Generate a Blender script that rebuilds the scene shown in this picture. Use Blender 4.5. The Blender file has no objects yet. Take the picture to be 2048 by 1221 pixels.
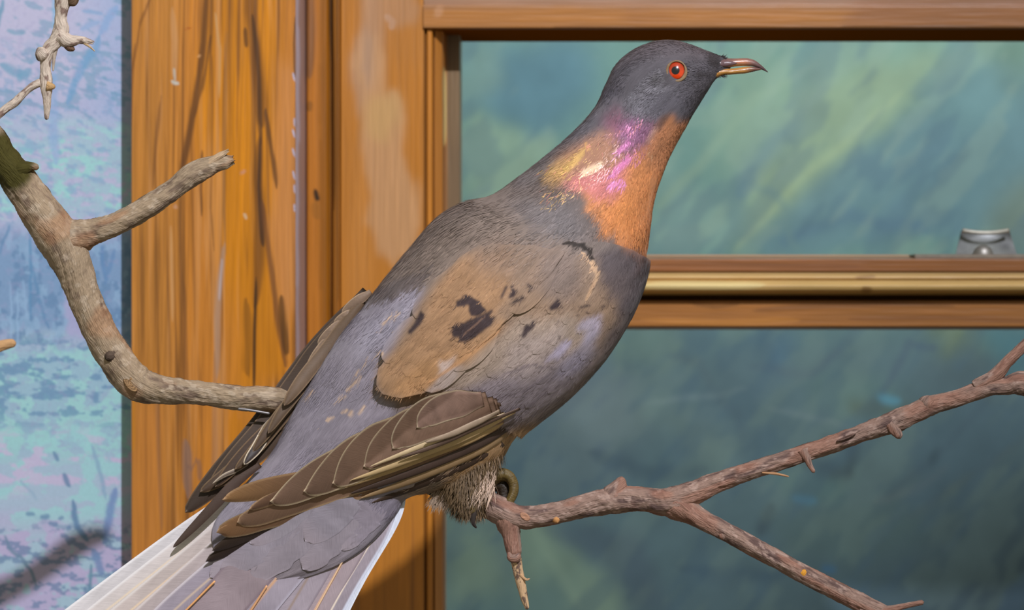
import bpy, math, time
import numpy as np
from mathutils import Vector
from mathutils.bvhtree import BVHTree

T0 = time.time()
S = 0.0002          # metres per pixel at the bird's distance
D = 0.97            # camera to bird
Z0 = 1.5
SC = bpy.context.scene
COL = SC.collection
rng = np.random.default_rng(7)

# ------------------------------------------------------------------ helpers
def at(px, py, y):
    px = np.asarray(px, float); py = np.asarray(py, float); y = np.asarray(y, float)
    k = S*(D+y)/D
    return np.stack(np.broadcast_arrays((px-1024)*k, y, Z0+(610.5-py)*k), -1)

def lin(c):
    c = np.asarray(c, float)/255.0
    return np.where(c <= 0.04045, c/12.92, ((c+0.055)/1.055)**2.4)

def hsh(ix, iy, seed):
    h = (ix.astype(np.int64)*374761393 + iy.astype(np.int64)*668265263 + seed*974634777) & 0xffffffff
    h = ((h ^ (h >> 13))*1274126177) & 0xffffffff
    h = h ^ (h >> 16)
    return (h & 0xffff)/65535.0

def vn(x, y, seed=0):
    x = np.asarray(x, float); y = np.asarray(y, float)
    ix = np.floor(x); iy = np.floor(y); fx = x-ix; fy = y-iy
    fx = fx*fx*(3-2*fx); fy = fy*fy*(3-2*fy)
    a = hsh(ix, iy, seed); b = hsh(ix+1, iy, seed); c = hsh(ix, iy+1, seed); d = hsh(ix+1, iy+1, seed)
    return (a*(1-fx)+b*fx)*(1-fy)+(c*(1-fx)+d*fx)*fy

def fbm(x, y, seed=0, o=4):
    s = 0; a = 0.5; t = 0
    for k in range(o):
        s = s+a*vn(x*2**k, y*2**k, seed+k*17); t += a; a *= 0.55
    return s/t

def sstep(a, b, x):
    t = np.clip((x-a)/(b-a), 0, 1); return t*t*(3-2*t)

def crom(P, n):
    """Catmull-Rom through rows of P, n samples evenly spread along the chord length of the first columns."""
    P = np.asarray(P, float)
    Q = np.vstack([2*P[0]-P[1], P, 2*P[-1]-P[-2]])
    k = min(3, P.shape[1])
    d = np.concatenate([[0], np.cumsum(np.maximum(np.linalg.norm(np.diff(P[:, :2], axis=0), axis=1), 1e-6))])
    u = np.interp(np.linspace(0, d[-1], n), d, np.arange(len(P)))
    i = np.clip(np.floor(u).astype(int), 0, len(P)-2); t = (u-i)[:, None]
    p0, p1, p2, p3 = Q[i], Q[i+1], Q[i+2], Q[i+3]
    return 0.5*((2*p1)+(-p0+p2)*t+(2*p0-5*p1+4*p2-p3)*t*t+(-p0+3*p1-3*p2+p3)*t**3)

ORG = {}
def tag(o, label=None, cat=None, group=None, kind=None):
    if label: o['label'] = label
    if cat: o['category'] = cat
    if group: o['group'] = group
    if kind: o['kind'] = kind
    return o

def empty(name, loc, **k):
    o = bpy.data.objects.new(name, None); COL.objects.link(o)
    o.empty_display_size = 0.01
    o.location = loc; ORG[o.name] = np.array(loc, float)
    return tag(o, **k)

def build(name, V, F, mat, parent=None, col=None, uv=None, smooth=True, org=None):
    """V (n,3) world; F list of int arrays (m,3)/(m,4)."""
    V = np.asarray(V, float).reshape(-1, 3)
    if not isinstance(F, (list, tuple)): F = [F]
    F = [np.asarray(f, int) for f in F if len(f)]
    if parent is not None: o0 = ORG[parent.name]
    elif org is not None: o0 = np.array(org, float)
    else: o0 = np.array([V[:, 0].mean(), V[:, 1].mean(), V[:, 2].min()])
    me = bpy.data.meshes.new(name)
    me.vertices.add(len(V)); me.vertices.foreach_set('co', (V-o0).astype(np.float32).ravel())
    loops = np.concatenate([f.ravel() for f in F]); tot = np.concatenate([np.full(len(f), f.shape[1]) for f in F])
    me.loops.add(len(loops)); me.loops.foreach_set('vertex_index', loops.astype(np.int32))
    me.polygons.add(len(tot))
    me.polygons.foreach_set('loop_start', np.concatenate([[0], np.cumsum(tot)[:-1]]).astype(np.int32))
    me.polygons.foreach_set('use_smooth', np.full(len(tot), smooth))
    me.update(calc_edges=True)
    if col is not None:
        col = np.broadcast_to(np.asarray(col, float), (len(V), 3))
        a = me.color_attributes.new('Col', 'FLOAT_COLOR', 'POINT')
        a.data.foreach_set('color', np.hstack([np.clip(col, 0, 1), np.ones((len(V), 1))]).astype(np.float32).ravel())
    if uv is not None:
        l = me.uv_layers.new(name='UVMap')
        l.data.foreach_set('uv', np.asarray(uv)[loops].astype(np.float32).ravel())
    me.validate()
    o = bpy.data.objects.new(name, me); COL.objects.link(o)
    if mat: me.materials.append(mat)
    if parent is not None: o.parent = parent
    else: o.location = o0
    ORG[o.name] = o0
    return o

def gridF(n, m, wrap=False, off=0):
    i = np.arange(n-1)[:, None]; j = np.arange(m if wrap else m-1)[None, :]
    a = i*m+j; b = i*m+(j+1) % m
    return (np.stack([a, b, b+m, a+m], -1).reshape(-1, 4)+off)

# ------------------------------------------------------------------ painter: colour maps in plain arrays
def gk(s):
    r = int(3*s+1); x = np.arange(-r, r+1); k = np.exp(-x*x/(2*s*s)); return k/k.sum()

def gblur(m, s):
    if s < 0.3: return m
    k = gk(s)
    n = len(k)
    out = np.apply_along_axis(lambda v: np.convolve(v, k, 'same'), 0, m) if m.shape[0]*m.shape[1] < 3000 else None
    if out is not None:
        return np.apply_along_axis(lambda v: np.convolve(v, k, 'same'), 1, out)
    sh = (m.shape[0]+n, m.shape[1]+n)
    K = np.outer(k, k)
    R = np.fft.irfft2(np.fft.rfft2(m, sh)*np.fft.rfft2(K, sh), sh)
    h = n//2
    return R[h:h+m.shape[0], h:h+m.shape[1]]

class Map:
    def __init__(s, x0, y0, x1, y1, st, base):
        s.x0, s.y0, s.st = x0, y0, st
        s.w = int((x1-x0)/st)+1; s.h = int((y1-y0)/st)+1
        s.X, s.Y = np.meshgrid(x0+np.arange(s.w)*st, y0+np.arange(s.h)*st)
        s.A = np.ones((s.h, s.w, 3))*lin(base)
        s.WX = np.zeros_like(s.X); s.WY = np.zeros_like(s.X)
    def warp(s, du, dv, ang, lu, lv, seed=3):
        """ragged edges: displacement du along direction ang, noise cell lu along, lv across"""
        c, n = math.cos(ang), math.sin(ang)
        U = s.X*c+s.Y*n; V = -s.X*n+s.Y*c
        q = (fbm(U/lu, V/lv, seed, 3)-0.5)*2*du; r = (fbm(U/lu, V/lv, seed+50, 2)-0.5)*2*dv
        s.WX = c*q-n*r; s.WY = n*q+c*r
    def crop(s, xs, ys, pad):
        i0 = max(0, int((min(ys)-pad-s.y0)/s.st)); i1 = min(s.h, int((max(ys)+pad-s.y0)/s.st)+2)
        j0 = max(0, int((min(xs)-pad-s.x0)/s.st)); j1 = min(s.w, int((max(xs)+pad-s.x0)/s.st)+2)
        return slice(i0, max(i0, i1)), slice(j0, max(j0, j1))
    def mask(s, P, sig, wk=1.0):
        P = np.asarray(P, float)
        pad = 3*sig+np.abs(s.WX).max()*wk+4
        sl = s.crop(P[:, 0], P[:, 1], pad)
        X = s.X[sl]+s.WX[sl]*wk; Y = s.Y[sl]+s.WY[sl]*wk
        if X.size == 0: return sl, X
        m = np.zeros(X.shape, bool)
        for (xa, ya), (xb, yb) in zip(P, np.roll(P, -1, 0)):
            if ya == yb: continue
            c = ((ya > Y) != (yb > Y)) & (X < (xb-xa)*(Y-ya)/(yb-ya)+xa)
            m ^= c
        return sl, gblur(m.astype(float), sig/s.st)
    def mix(s, sl, m, c, op=1.0):
        if m.size == 0: return
        s.A[sl] += (lin(c)-s.A[sl])*(np.clip(m, 0, 1)*op)[..., None]
    def poly(s, P, c, sig=3, op=1.0, wk=1.0):
        sl, m = s.mask(P, sig, wk); s.mix(sl, m, c, op)
    def line(s, P, w, c, op=1.0, soft=0.6, wk=0.0, taper=True):
        """stroke along a polyline with half-width w"""
        P = np.asarray(P, float); pad = w*2+6+np.abs(s.WX).max()*wk
        sl = s.crop(P[:, 0], P[:, 1], pad)
        X = s.X[sl]+s.WX[sl]*wk; Y = s.Y[sl]+s.WY[sl]*wk
        if X.size == 0: return
        best = np.full(X.shape, 1e9)
        n = len(P)-1
        for k in range(n):
            a, b = P[k], P[k+1]; d = b-a; L2 = max(d@d, 1e-9)
            t = np.clip(((X-a[0])*d[0]+(Y-a[1])*d[1])/L2, 0, 1)
            g = (k+t)/n
            ww = w*(np.sqrt(np.clip(1-(2*g-1)**4, 0.02, 1)) if taper else 1.0)
            best = np.minimum(best, np.hypot(X-a[0]-t*d[0], Y-a[1]-t*d[1])/ww)
        s.mix(sl, 1-sstep(1-soft, 1+soft, best), c, op)
    def get(s, px, py):
        x = np.clip((np.asarray(px)-s.x0)/s.st, 0, s.w-1.001); y = np.clip((np.asarray(py)-s.y0)/s.st, 0, s.h-1.001)
        i = y.astype(int); j = x.astype(int); fy = (y-i)[..., None]; fx = (x-j)[..., None]
        A = s.A
        return (A[i, j]*(1-fx)+A[i, j+1]*fx)*(1-fy)+(A[i+1, j]*(1-fx)+A[i+1, j+1]*fx)*fy

# ------------------------------------------------------------------ materials
def mat_new(name):
    m = bpy.data.materials.new(name); m.use_nodes = True
    nt = m.node_tree; b = nt.nodes['Principled BSDF']
    return m, nt, b

def mat_col(name, rough=0.6, spec=0.3, nscale=None, lo=0.85, hi=1.15, bump=0.0, uv=True, nz=60.0, coat=0.0, sheen=0.0, metal=0.0, detail=4):
    """colour from the mesh's own colour attribute, multiplied by a stretched noise, with bump"""
    m, nt, b = mat_new(name)
    N = nt.nodes; L = nt.links
    at_ = N.new('ShaderNodeVertexColor'); at_.layer_name = 'Col'
    b.inputs['Roughness'].default_value = rough
    b.inputs['Specular IOR Level'].default_value = spec
    b.inputs['Metallic'].default_value = metal
    b.inputs['Coat Weight'].default_value = coat
    b.inputs['Coat Roughness'].default_value = 0.25
    b.inputs['Sheen Weight'].default_value = sheen
    if nscale is None:
        L.new(at_.outputs['Color'], b.inputs['Base Color']); return m
    tc = N.new('ShaderNodeTexCoord'); mp = N.new('ShaderNodeMapping')
    L.new(tc.outputs['UV' if uv else 'Object'], mp.inputs['Vector'])
    mp.inputs['Scale'].default_value = nscale
    no = N.new('ShaderNodeTexNoise'); no.inputs['Scale'].default_value = nz; no.inputs['Detail'].default_value = detail
    L.new(mp.outputs['Vector'], no.inputs['Vector'])
    mr = N.new('ShaderNodeMapRange'); mr.inputs['From Min'].default_value = 0.25; mr.inputs['From Max'].default_value = 0.75
    mr.inputs['To Min'].default_value = lo; mr.inputs['To Max'].default_value = hi
    L.new(no.outputs['Fac'], mr.inputs['Value'])
    mx = N.new('ShaderNodeVectorMath'); mx.operation = 'SCALE'
    L.new(at_.outputs['Color'], mx.inputs[0]); L.new(mr.outputs['Result'], mx.inputs['Scale'])
    L.new(mx.outputs['Vector'], b.inputs['Base Color'])
    if bump:
        bp = N.new('ShaderNodeBump'); bp.inputs['Strength'].default_value = 1.0; bp.inputs['Distance'].default_value = bump
        L.new(no.outputs['Fac'], bp.inputs['Height']); L.new(bp.outputs['Normal'], b.inputs['Normal'])
    return m

M_FEATH = mat_col('plumage', 0.62, 0.25, (1.0, 14.0, 1), 0.80, 1.20, 0.00022, nz=5.0, sheen=0.08)
M_BLADE = mat_col('feather_vane', 0.5, 0.35, (30.0, 2.0, 1), 0.96, 1.24, 0.00006, nz=2.0)
M_STRAND = mat_col('feather_strand', 0.55, 0.3)
M_IRID = mat_col('iridescent_strand', 0.42, 0.5, metal=0.1)
M_BARK = mat_col('bark', 0.8, 0.2, (1.0, 5.0, 1), 0.72, 1.24, 0.0007, nz=7.0, detail=8)
M_BARKF = mat_col('bare_wood', 0.7, 0.25, (1.0, 7.0, 1), 0.75, 1.2, 0.0004, nz=6.0, detail=6)
M_BEAK = mat_col('horn', 0.3, 0.5, (1, 3, 1), 0.85, 1.15, 0.00008, nz=12.0)
M_SCALE = mat_col('scaly_skin', 0.5, 0.4, (6, 1.5, 1), 0.7, 1.25, 0.0004, nz=6.0)
M_EYE = mat_col('glass_eye', 0.08, 0.6, coat=1.0)
M_LID = mat_col('eyelid_skin', 0.5, 0.3, (1, 1, 1), 0.8, 1.2, 0.0001, nz=20.0)
M_WOOD = mat_col('grained_wood', 0.42, 0.35, (26.0, 26.0, 1.2), 0.86, 1.14, 0.00025, uv=False, nz=22.0, coat=0.12, detail=5)
M_WOODH = mat_col('rail_wood', 0.42, 0.35, (1.2, 26.0, 26.0), 0.86, 1.14, 0.00025, uv=False, nz=22.0, coat=0.12, detail=5)
M_PAINT = mat_col('painted_canvas', 0.75, 0.15, (1, 1, 1), 0.95, 1.05, 0.0, uv=False, nz=900.0)
M_MURAL = mat_col('printed_mural', 0.6, 0.2, (1, 1, 1), 0.95, 1.05, 0.0, uv=False, nz=700.0)
M_WALL = mat_col('plain_wall', 0.9, 0.1)
M_METAL = mat_col('dull_metal', 0.5, 0.4, (1, 1, 1), 0.85, 1.1, 0.0, uv=False, nz=300.0, metal=0.75)

# ================================================================== SETTING
# ---- painted plumage-free colour maps for the wood
WM = Map(560, -140, 960, 1760, 2, (178, 112, 36))
WM.warp(30, 5, math.pi/2, 160, 9, 5)
g = fbm(WM.X/7, WM.Y/300, 11, 4)
WM.A *= (0.82+0.36*g)[..., None]
WM.poly([(560, -140), (614, -140), (614, 1760), (560, 1760)], (158, 138, 140), 1, wk=0)
WM.poly([(590, -140), (597, -140), (595, 1760), (590, 1760)], (205, 210, 240), 2, 0.8, wk=1)  # bluish reflected highlight along the board's edge, painted in
WM.poly([(614, -140), (640, -140), (640, 1760), (614, 1760)], (182, 112, 32), 3, 0.7, wk=0)
WM.poly([(640, -140), (662, -140), (662, 1760), (640, 1760)], (142, 86, 12), 3, 0.9, wk=0.1)
WM.line([(614, -100), (622, 60), (618, 160)], 10, (120, 84, 62), 0.7)
WM.poly([(661, -140), (680, -140), (679, 1760), (663, 1760)], (150, 98, 42), 2, 0.9, wk=0)
WM.line([(658, -140), (662, 60), (666, 140), (668, 420)], 4, (80, 50, 22), 0.75, wk=0.3)
WM.line([(675, -140), (676, 600)], 2, (118, 74, 26), 0.8)
WM.line([(630, 380), (634, 398), (638, 400)], 5, (48, 30, 8), 1)
WM.line([(630, 405), (636, 440)], 9, (150, 96, 30), 0.7)
WM.line([(618, 225), (620, 205)], 6, (128, 82, 28), 0.7)
WM.poly([(680, -140), (850, -140), (850, 1760), (680, 1760)], (184, 120, 44), 2, 0.6, wk=0)
# pale reflections on the stile, painted into the wood colour
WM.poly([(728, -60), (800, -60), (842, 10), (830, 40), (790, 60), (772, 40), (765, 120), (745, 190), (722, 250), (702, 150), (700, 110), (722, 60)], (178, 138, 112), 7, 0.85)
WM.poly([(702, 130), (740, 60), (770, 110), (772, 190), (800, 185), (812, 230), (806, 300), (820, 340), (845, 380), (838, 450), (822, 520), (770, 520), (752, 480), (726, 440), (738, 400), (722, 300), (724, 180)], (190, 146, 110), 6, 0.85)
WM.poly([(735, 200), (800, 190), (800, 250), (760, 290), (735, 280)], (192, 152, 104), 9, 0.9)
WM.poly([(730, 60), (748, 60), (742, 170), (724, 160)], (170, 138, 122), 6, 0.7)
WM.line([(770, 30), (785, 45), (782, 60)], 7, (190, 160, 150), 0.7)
WM.poly([(714, 300), (724, 300), (742, 500), (740, 620), (690, 640), (700, 480)], (196, 134, 70), 10, 0.5)
WM.poly([(768, -140), (850, -140), (852, 150), (760, 110)], (170, 112, 50), 14, 0.4)
WM.poly([(820, 150), (850, 150), (850, 500), (830, 380)], (178, 112, 28), 8, 0.5)
WM.line([(712, 640), (716, 900), (715, 1300)], 6, (160, 102, 40), 0.6, wk=0.5)
WM.line([(824, 1000), (826, 1340)], 3, (140, 88, 38), 0.6, wk=0.4)
WM.line([(850, -140), (850, 1760)], 2, (84, 52, 26), 0.9, taper=False)
WM.poly([(853, 62), (866, 62), (866, 1760), (853, 1760)], (186, 118, 34), 1.5, 0.8, wk=0)
WM.line([(868, 62), (868, 1760)], 1.8, (104, 62, 18), 0.9, taper=False)
WM.poly([(870, 62), (884, 80), (884, 1760), (870, 1760)], (180, 118, 56), 1.5, 0.9, wk=0)
WM.line([(888, 130), (890, 220), (889, 290)], 3.5, (205, 186, 132), 0.9)
WM.line([(890, 290), (889, 1300)], 2, (120, 86, 62), 0.8, taper=False)
WM.poly([(893, -140), (960, -140), (960, 1760), (893, 1760)], (118, 98, 78), 2, 0.97, wk=0)

# painted graining of the board, bluish-lavender highlights put into its colour too
BM = Map(230, -140, 620, 1760, 1.5, (190, 122, 46))
BM.warp(50, 7, math.pi/2, 150, 8, 9)
left = 1-sstep(330, 400, BM.X+40*(fbm(BM.Y/160, BM.X/50, 4)-.5))
BM.mix((slice(0, BM.h), slice(0, BM.w)), left, (184, 124, 56), 0.9)
mid = sstep(400, 440, BM.X+30*np.sin(BM.Y/140))*(1-sstep(540, 580, BM.X))*(1-0.75*sstep(520, 700, BM.Y))
BM.mix((slice(0, BM.h), slice(0, BM.w)), mid, (198, 126, 8), 0.95)
g = fbm(BM.X/5+BM.Y/140, BM.Y/330, 21, 5); BM.A *= (0.70+0.60*g)[..., None]
g = np.clip((fbm(BM.X/9+0.4*np.sin(BM.Y/200), BM.Y/520, 31, 4)-.58)*6, 0, 1); BM.mix((slice(0, BM.h), slice(0, BM.w)), g, (112, 70, 32), 0.75)
g = np.clip((fbm(BM.X/14, BM.Y/420, 37, 4)-.60)*6, 0, 1); BM.mix((slice(0, BM.h), slice(0, BM.w)), g, (205, 146, 92), 0.6)
BM.poly([(555, 130), (592, 120), (592, 640), (545, 640), (540, 480), (552, 300)], (198, 134, 78), 9, 0.85)
BM.poly([(262, 800), (330, 800), (340, 1760), (262, 1760)], (190, 122, 56), 14, 0.6)
BM.poly([(480, 560), (520, 480), (560, 600), (575, 760), (480, 760)], (196, 124, 6), 9, 0.8)
dk = (92, 56, 26)
BM.line([(416, -60), (411, 30), (408, 90), (400, 150), (388, 220), (378, 270), (367, 330), (360, 370)], 6.5, dk, 0.85, wk=0.25)
BM.line([(422, 70), (414, 130), (402, 190), (388, 240)], 3, dk, 0.7, wk=0.2)
BM.line([(424, 110), (424, 200), (424, 300), (420, 420), (428, 500)], 2.5, (110, 68, 28), 0.6, wk=0.3)
BM.line([(496, -60), (500, 30), (508, 80), (514, 130), (522, 200), (524, 262)], 13, (104, 62, 22), 0.7, wk=0.4)
BM.line([(504, 30), (512, 90), (518, 160), (520, 250), (522, 300)], 5, (70, 44, 24), 0.8, wk=0.3)
BM.line([(531, 220), (540, 290), (548, 330), (554, 380)], 5, (88, 54, 26), 0.8, wk=0.3)
BM.line([(520, 275), (516, 360), (520, 440), (516, 540), (510, 620)], 10, (100, 60, 22), 0.7, wk=0.4)
BM.line([(520, 280), (518, 380), (524, 470), (526, 500)], 4, (62, 38, 22), 0.85, wk=0.2)
BM.line([(525, 410), (532, 470), (545, 560), (556, 640), (572, 740)], 6, (98, 60, 40), 0.7, wk=0.4)
BM.line([(512, 560), (509, 660), (508, 780)], 3.5, (52, 34, 16), 0.9, wk=0.15)
BM.line([(493, 600), (496, 680), (492, 745)], 9, (120, 76, 14), 0.65, wk=0.5)
BM.line([(562, 590), (566, 650), (574, 720)], 6, (74, 46, 18), 0.8, wk=0.4)
BM.line([(490, 60), (493, 100)], 4, (80, 48, 18), 0.8)
BM.line([(455, 60), (452, 180), (448, 300), (446, 420), (452, 520)], 3.5, (150, 104, 60), 0.7, wk=0.4)
BM.line([(430, 30), (440, 100), (438, 200)], 3, (196, 160, 122), 0.6, wk=0.3)
BM.line([(322, 190), (312, 300), (306, 380)], 3, (116, 74, 42), 0.6, wk=0.4)
BM.line([(405, 300), (402, 380), (404, 430)], 3, dk, 0.8, wk=0.2)
BM.line([(270, 90), (262, 200), (258, 300)], 3, (110, 66, 30), 0.5)
BM.line([(300, 0), (280, 60), (264, 150)], 2.5, (110, 66, 30), 0.6, wk=0.4)
BM.line([(345, 20), (350, 90), (349, 160)], 6, (196, 150, 112), 0.55, wk=0.2)
BM.line([(343, 166), (350, 170), (358, 171)], 3.5, (196, 196, 204), 0.95)
BM.line([(348, 140), (350, 165)], 2.5, (190, 186, 190), 0.8)
BM.line([(376, 60), (377, 63)], 7, (166, 84, 26), 0.8)
BM.line([(397, 115), (399, 118)], 4, (208, 156, 110), 0.9)
BM.line([(484, 344), (488, 350)], 6, (196, 140, 120), 0.8)
BM.line([(488, 428), (493, 440)], 3, (205, 180, 160), 0.8)
BM.line([(350, 412), (352, 420)], 4, (196, 150, 130), 0.7)
BM.line([(448, 490), (440, 560), (434, 640), (432, 760)], 6, (170, 140, 128), 0.75, wk=0.4)
BM.line([(444, 520), (438, 600)], 2.5, (186, 172, 190), 0.8, wk=0.2)
BM.line([(342, 460), (344, 560), (345, 640)], 2.5, (205, 160, 120), 0.6, wk=0.3)
BM.line([(368, 560), (372, 700), (386, 1040)], 2.5, (112, 72, 44), 0.5, wk=0.5)
BM.line([(376, 880), (374, 930), (376, 990)], 9, (136, 108, 104), 0.75, wk=0.5)
BM.line([(372, 930), (398, 926), (400, 960)], 5, (128, 98, 92), 0.6, wk=0.4)
BM.line([(428, 700), (430, 900), (424, 1020)], 5, (164, 122, 96), 0.6, wk=0.4)
BM.line([(312, 760), (318, 900), (324, 1060)], 4, (150, 104, 70), 0.6, wk=0.4)
BM.line([(470, 830), (476, 900), (470, 1000)], 16, (196, 124, 8), 0.6, wk=0.4)
BM.line([(264, 770), (266, 900)], 6, (196, 128, 20), 0.5)
BM.A *= np.array([1.0, .95, .74])
BM.line([(591, 40), (588, 90), (589, 140), (591, 160)], 2, (66, 46, 34), 0.9, wk=0.2)
for yy in (150, 240, 262, 300, 345, 372, 410):
    BM.line([(587+2*math.sin(yy), yy), (590, yy+16)], 2, (176, 180, 205), 0.85)  # small bluish glints on the board's rim, painted as colour

WM.A *= np.where(WM.X < 614, 1.0, 1.0)[..., None]*np.where((WM.X < 614)[..., None], 1.0, np.array([1.0, .97, .80]))
def extrude_v(prof, y0, y1, step=3, sub=2.0):
    """vertical member; prof rows (apparent px, depth m) -> verts, faces, px, py"""
    pts = []
    for (a, b) in zip(prof[:-1], prof[1:]):
        n = max(1, int(math.hypot(b[0]-a[0], (b[1]-a[1])/S)/sub)); n = min(n, 200)
        for k in range(n): pts.append((a[0]+(b[0]-a[0])*k/n, a[1]+(b[1]-a[1])*k/n))
    pts.append(prof[-1]); pts = np.array(pts)
    py = np.arange(y0, y1+step, step)
    PX, PY = np.meshgrid(pts[:, 0], py); YY = np.broadcast_to(pts[:, 1], PX.shape)
    k = S*(D+YY)/D
    k0 = S*(D+prof[0][1])/D      # heights share one scale so the member stays straight
    V = np.stack([(PX-1024)*k, YY, Z0+(610.5-PY)*k0], -1)
    return V.reshape(-1, 3), gridF(len(py), len(pts)), PX.ravel(), PY.ravel()

# the board
W1 = empty('window_1', at(760, 1400, 0.25), kind='structure', label='wooden sash window frame with orange-brown stile and rails behind the bird', cat='window')
bd = empty('trim_1', at(430, 1400, 0.19), kind='structure', label='orange wood-grained board left of the window', cat='board')
V, F, px, py = extrude_v([(262.5, 0.195), (263.5, 0.185), (589, 0.185), (591, 0.186)], -140, 1760, 3, 1.5)
build('board_face', V, F, M_WOOD, bd, BM.get(px, py))
V, F, px, py = extrude_v([(591, 0.186), (613, 0.246)], -140, 1760, 3, 1.5)
px = px + 2.5*np.sin(py/23.0)*0.3
build('board_edge', V, F, M_WOOD, bd, WM.get(px, py))

# window stile + casing (one continuous left side)
prof = [(612, 0.246), (613, 0.241), (617, 0.240), (652, 0.240), (658, 0.242), (660, 0.249), (664, 0.249), (666, 0.245), (674, 0.244), (676, 0.247), (680, 0.247), (682, 0.2445),
        (848, 0.2445), (850, 0.247), (853, 0.247), (855, 0.245), (864, 0.2455), (868, 0.250), (870, 0.249), (884, 0.254), (889, 0.262), (892, 0.30)]
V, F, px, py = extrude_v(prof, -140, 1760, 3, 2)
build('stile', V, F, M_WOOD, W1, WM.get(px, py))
V, F, px, py = extrude_v([(886, 0.276), (889, 0.272), (919, 0.272), (921, 0.275), (924, 0.31)], 70, 520, 3, 2)
build('sash_stop', V, F, M_WOOD, W1, WM.get(px, py))

# rails
RM = Map(820, -140, 2260, 700, 2, (160, 106, 52))
RM.warp(40, 3, 0, 200, 7, 8)
g = fbm(RM.X/260, RM.Y/8, 41, 4); RM.A *= (0.88+0.2*g)[..., None]
RM.poly([(820, -140), (2260, -140), (2260, 14), (820, 12)], (158, 122, 98), 5, 0.8)
RM.poly([(840, 18), (1700, 22), (1700, 46), (840, 50)], (178, 116, 50), 6, 0.7)
RM.poly([(1240, 22), (1340, 24), (1340, 44), (1240, 46)], (142, 90, 44), 8, 0.5)
RM.poly([(1700, 0), (2260, 0), (2260, 52), (1700, 52)], (150, 94, 46), 12, 0.7)
RM.line([(870, 20), (885, 26)], 12, (190, 140, 100), 0.6)
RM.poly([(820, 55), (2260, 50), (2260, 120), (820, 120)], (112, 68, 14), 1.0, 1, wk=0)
RM.poly([(1200, 500), (2260, 500), (2260, 546), (1200, 546)], (140, 90, 50), 1, 1, wk=0)
RM.poly([(1700, 516), (2260, 516), (2260, 541), (1700, 541)], (132, 82, 34), 8, 0.8)
RM.line([(1300, 530), (1420, 528), (1560, 531), (1700, 534)], 4, (116, 72, 38), 0.6, wk=0.5)
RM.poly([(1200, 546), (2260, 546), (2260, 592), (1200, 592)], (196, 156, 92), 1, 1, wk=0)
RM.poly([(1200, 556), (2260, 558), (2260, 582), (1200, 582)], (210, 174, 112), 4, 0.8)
RM.line([(1280, 571), (1360, 571), (1440, 573), (1520, 571)], 8, (222, 200, 140), 0.8, wk=0.4)  # pale highlights along the bead, painted into its colour
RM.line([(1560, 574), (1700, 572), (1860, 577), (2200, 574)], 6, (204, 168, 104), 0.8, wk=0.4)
RM.line([(1710, 578), (1730, 581)], 6, (120, 82, 40), 0.7)
RM.line([(1700, 556), (1740, 553)], 4, (140, 96, 44), 0.6)
RM.poly([(1200, 590), (2260, 592), (2260, 602), (1200, 600)], (100, 66, 30), 1, 1, wk=0)
RM.poly([(1200, 601), (2260, 603), (2260, 700), (1200, 700)], (158, 102, 46), 1, 1, wk=0)
g = fbm(RM.X/220, RM.Y/7, 47, 4)
sl = (slice(int((600+140)/2), RM.h), slice(0, RM.w)); RM.A[sl] *= (0.8+0.4*g[sl])[..., None]
RM.line([(1380, 606), (1430, 614), (1480, 608)], 5, (120, 76, 30), 0.7, wk=0.6)
RM.line([(1500, 622), (1640, 612), (1760, 608), (1900, 612)], 6, (118, 74, 34), 0.6, wk=0.6)
RM.line([(1700, 640), (1900, 636), (2100, 645)], 6, (122, 74, 34), 0.6, wk=0.6)
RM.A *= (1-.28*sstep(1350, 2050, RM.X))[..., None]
RM.line([(1280, 640), (1450, 646), (1600, 640)], 6, (186, 124, 54), 0.6, wk=0.6)

def extrude_h(prof, x0, x1, step=4, sub=2.0, z_of=None):
    pts = []
    for (a, b) in zip(prof[:-1], prof[1:]):
        n = min(200, max(1, int(math.hypot(b[0]-a[0], (b[1]-a[1])/S)/sub)))
        for k in range(n): pts.append((a[0]+(b[0]-a[0])*k/n, a[1]+(b[1]-a[1])*k/n))
    pts.append(prof[-1]); pts = np.array(pts)
    xs = np.arange(x0, x1+step, step)
    PY, PX = np.meshgrid(pts[:, 0], xs); YY = np.broadcast_to(pts[:, 1], PX.shape)
    k = S*(D+YY)/D; k0 = S*(D+prof[0][1])/D
    V = np.stack([(PX-1024)*k0, YY, Z0+(610.5-PY)*k], -1)
    return V.reshape(-1, 3), gridF(len(xs), len(pts)), PX.ravel(), PY.ravel()

V, F, px, py = extrude_h([(-140, 0.2445), (10, 0.2445), (12, 0.243), (56, 0.243), (59, 0.245)], 847, 2260)
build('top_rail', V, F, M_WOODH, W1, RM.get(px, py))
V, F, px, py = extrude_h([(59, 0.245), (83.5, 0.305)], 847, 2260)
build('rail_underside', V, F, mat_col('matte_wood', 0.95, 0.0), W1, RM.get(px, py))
V, F, px, py = extrude_h([(510, 0.300), (517, 0.262), (518, 0.258), (543, 0.258), (546, 0.262)], 905, 2260)
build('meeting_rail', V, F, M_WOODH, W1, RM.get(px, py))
prof = [(545, 0.262), (547, 0.247), (552, 0.243), (557, 0.2425), (560, 0.244), (564, 0.240), (572, 0.2375), (580, 0.2385), (586, 0.243), (590, 0.250), (597, 0.257), (600, 0.257)]
V, F, px, py = extrude_h(prof, 905, 2260)
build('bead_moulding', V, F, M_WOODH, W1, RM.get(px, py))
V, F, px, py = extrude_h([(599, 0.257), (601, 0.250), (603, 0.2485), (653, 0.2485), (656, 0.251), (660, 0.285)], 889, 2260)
build('lower_rail', V, F, M_WOODH, W1, RM.get(px, py))

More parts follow.
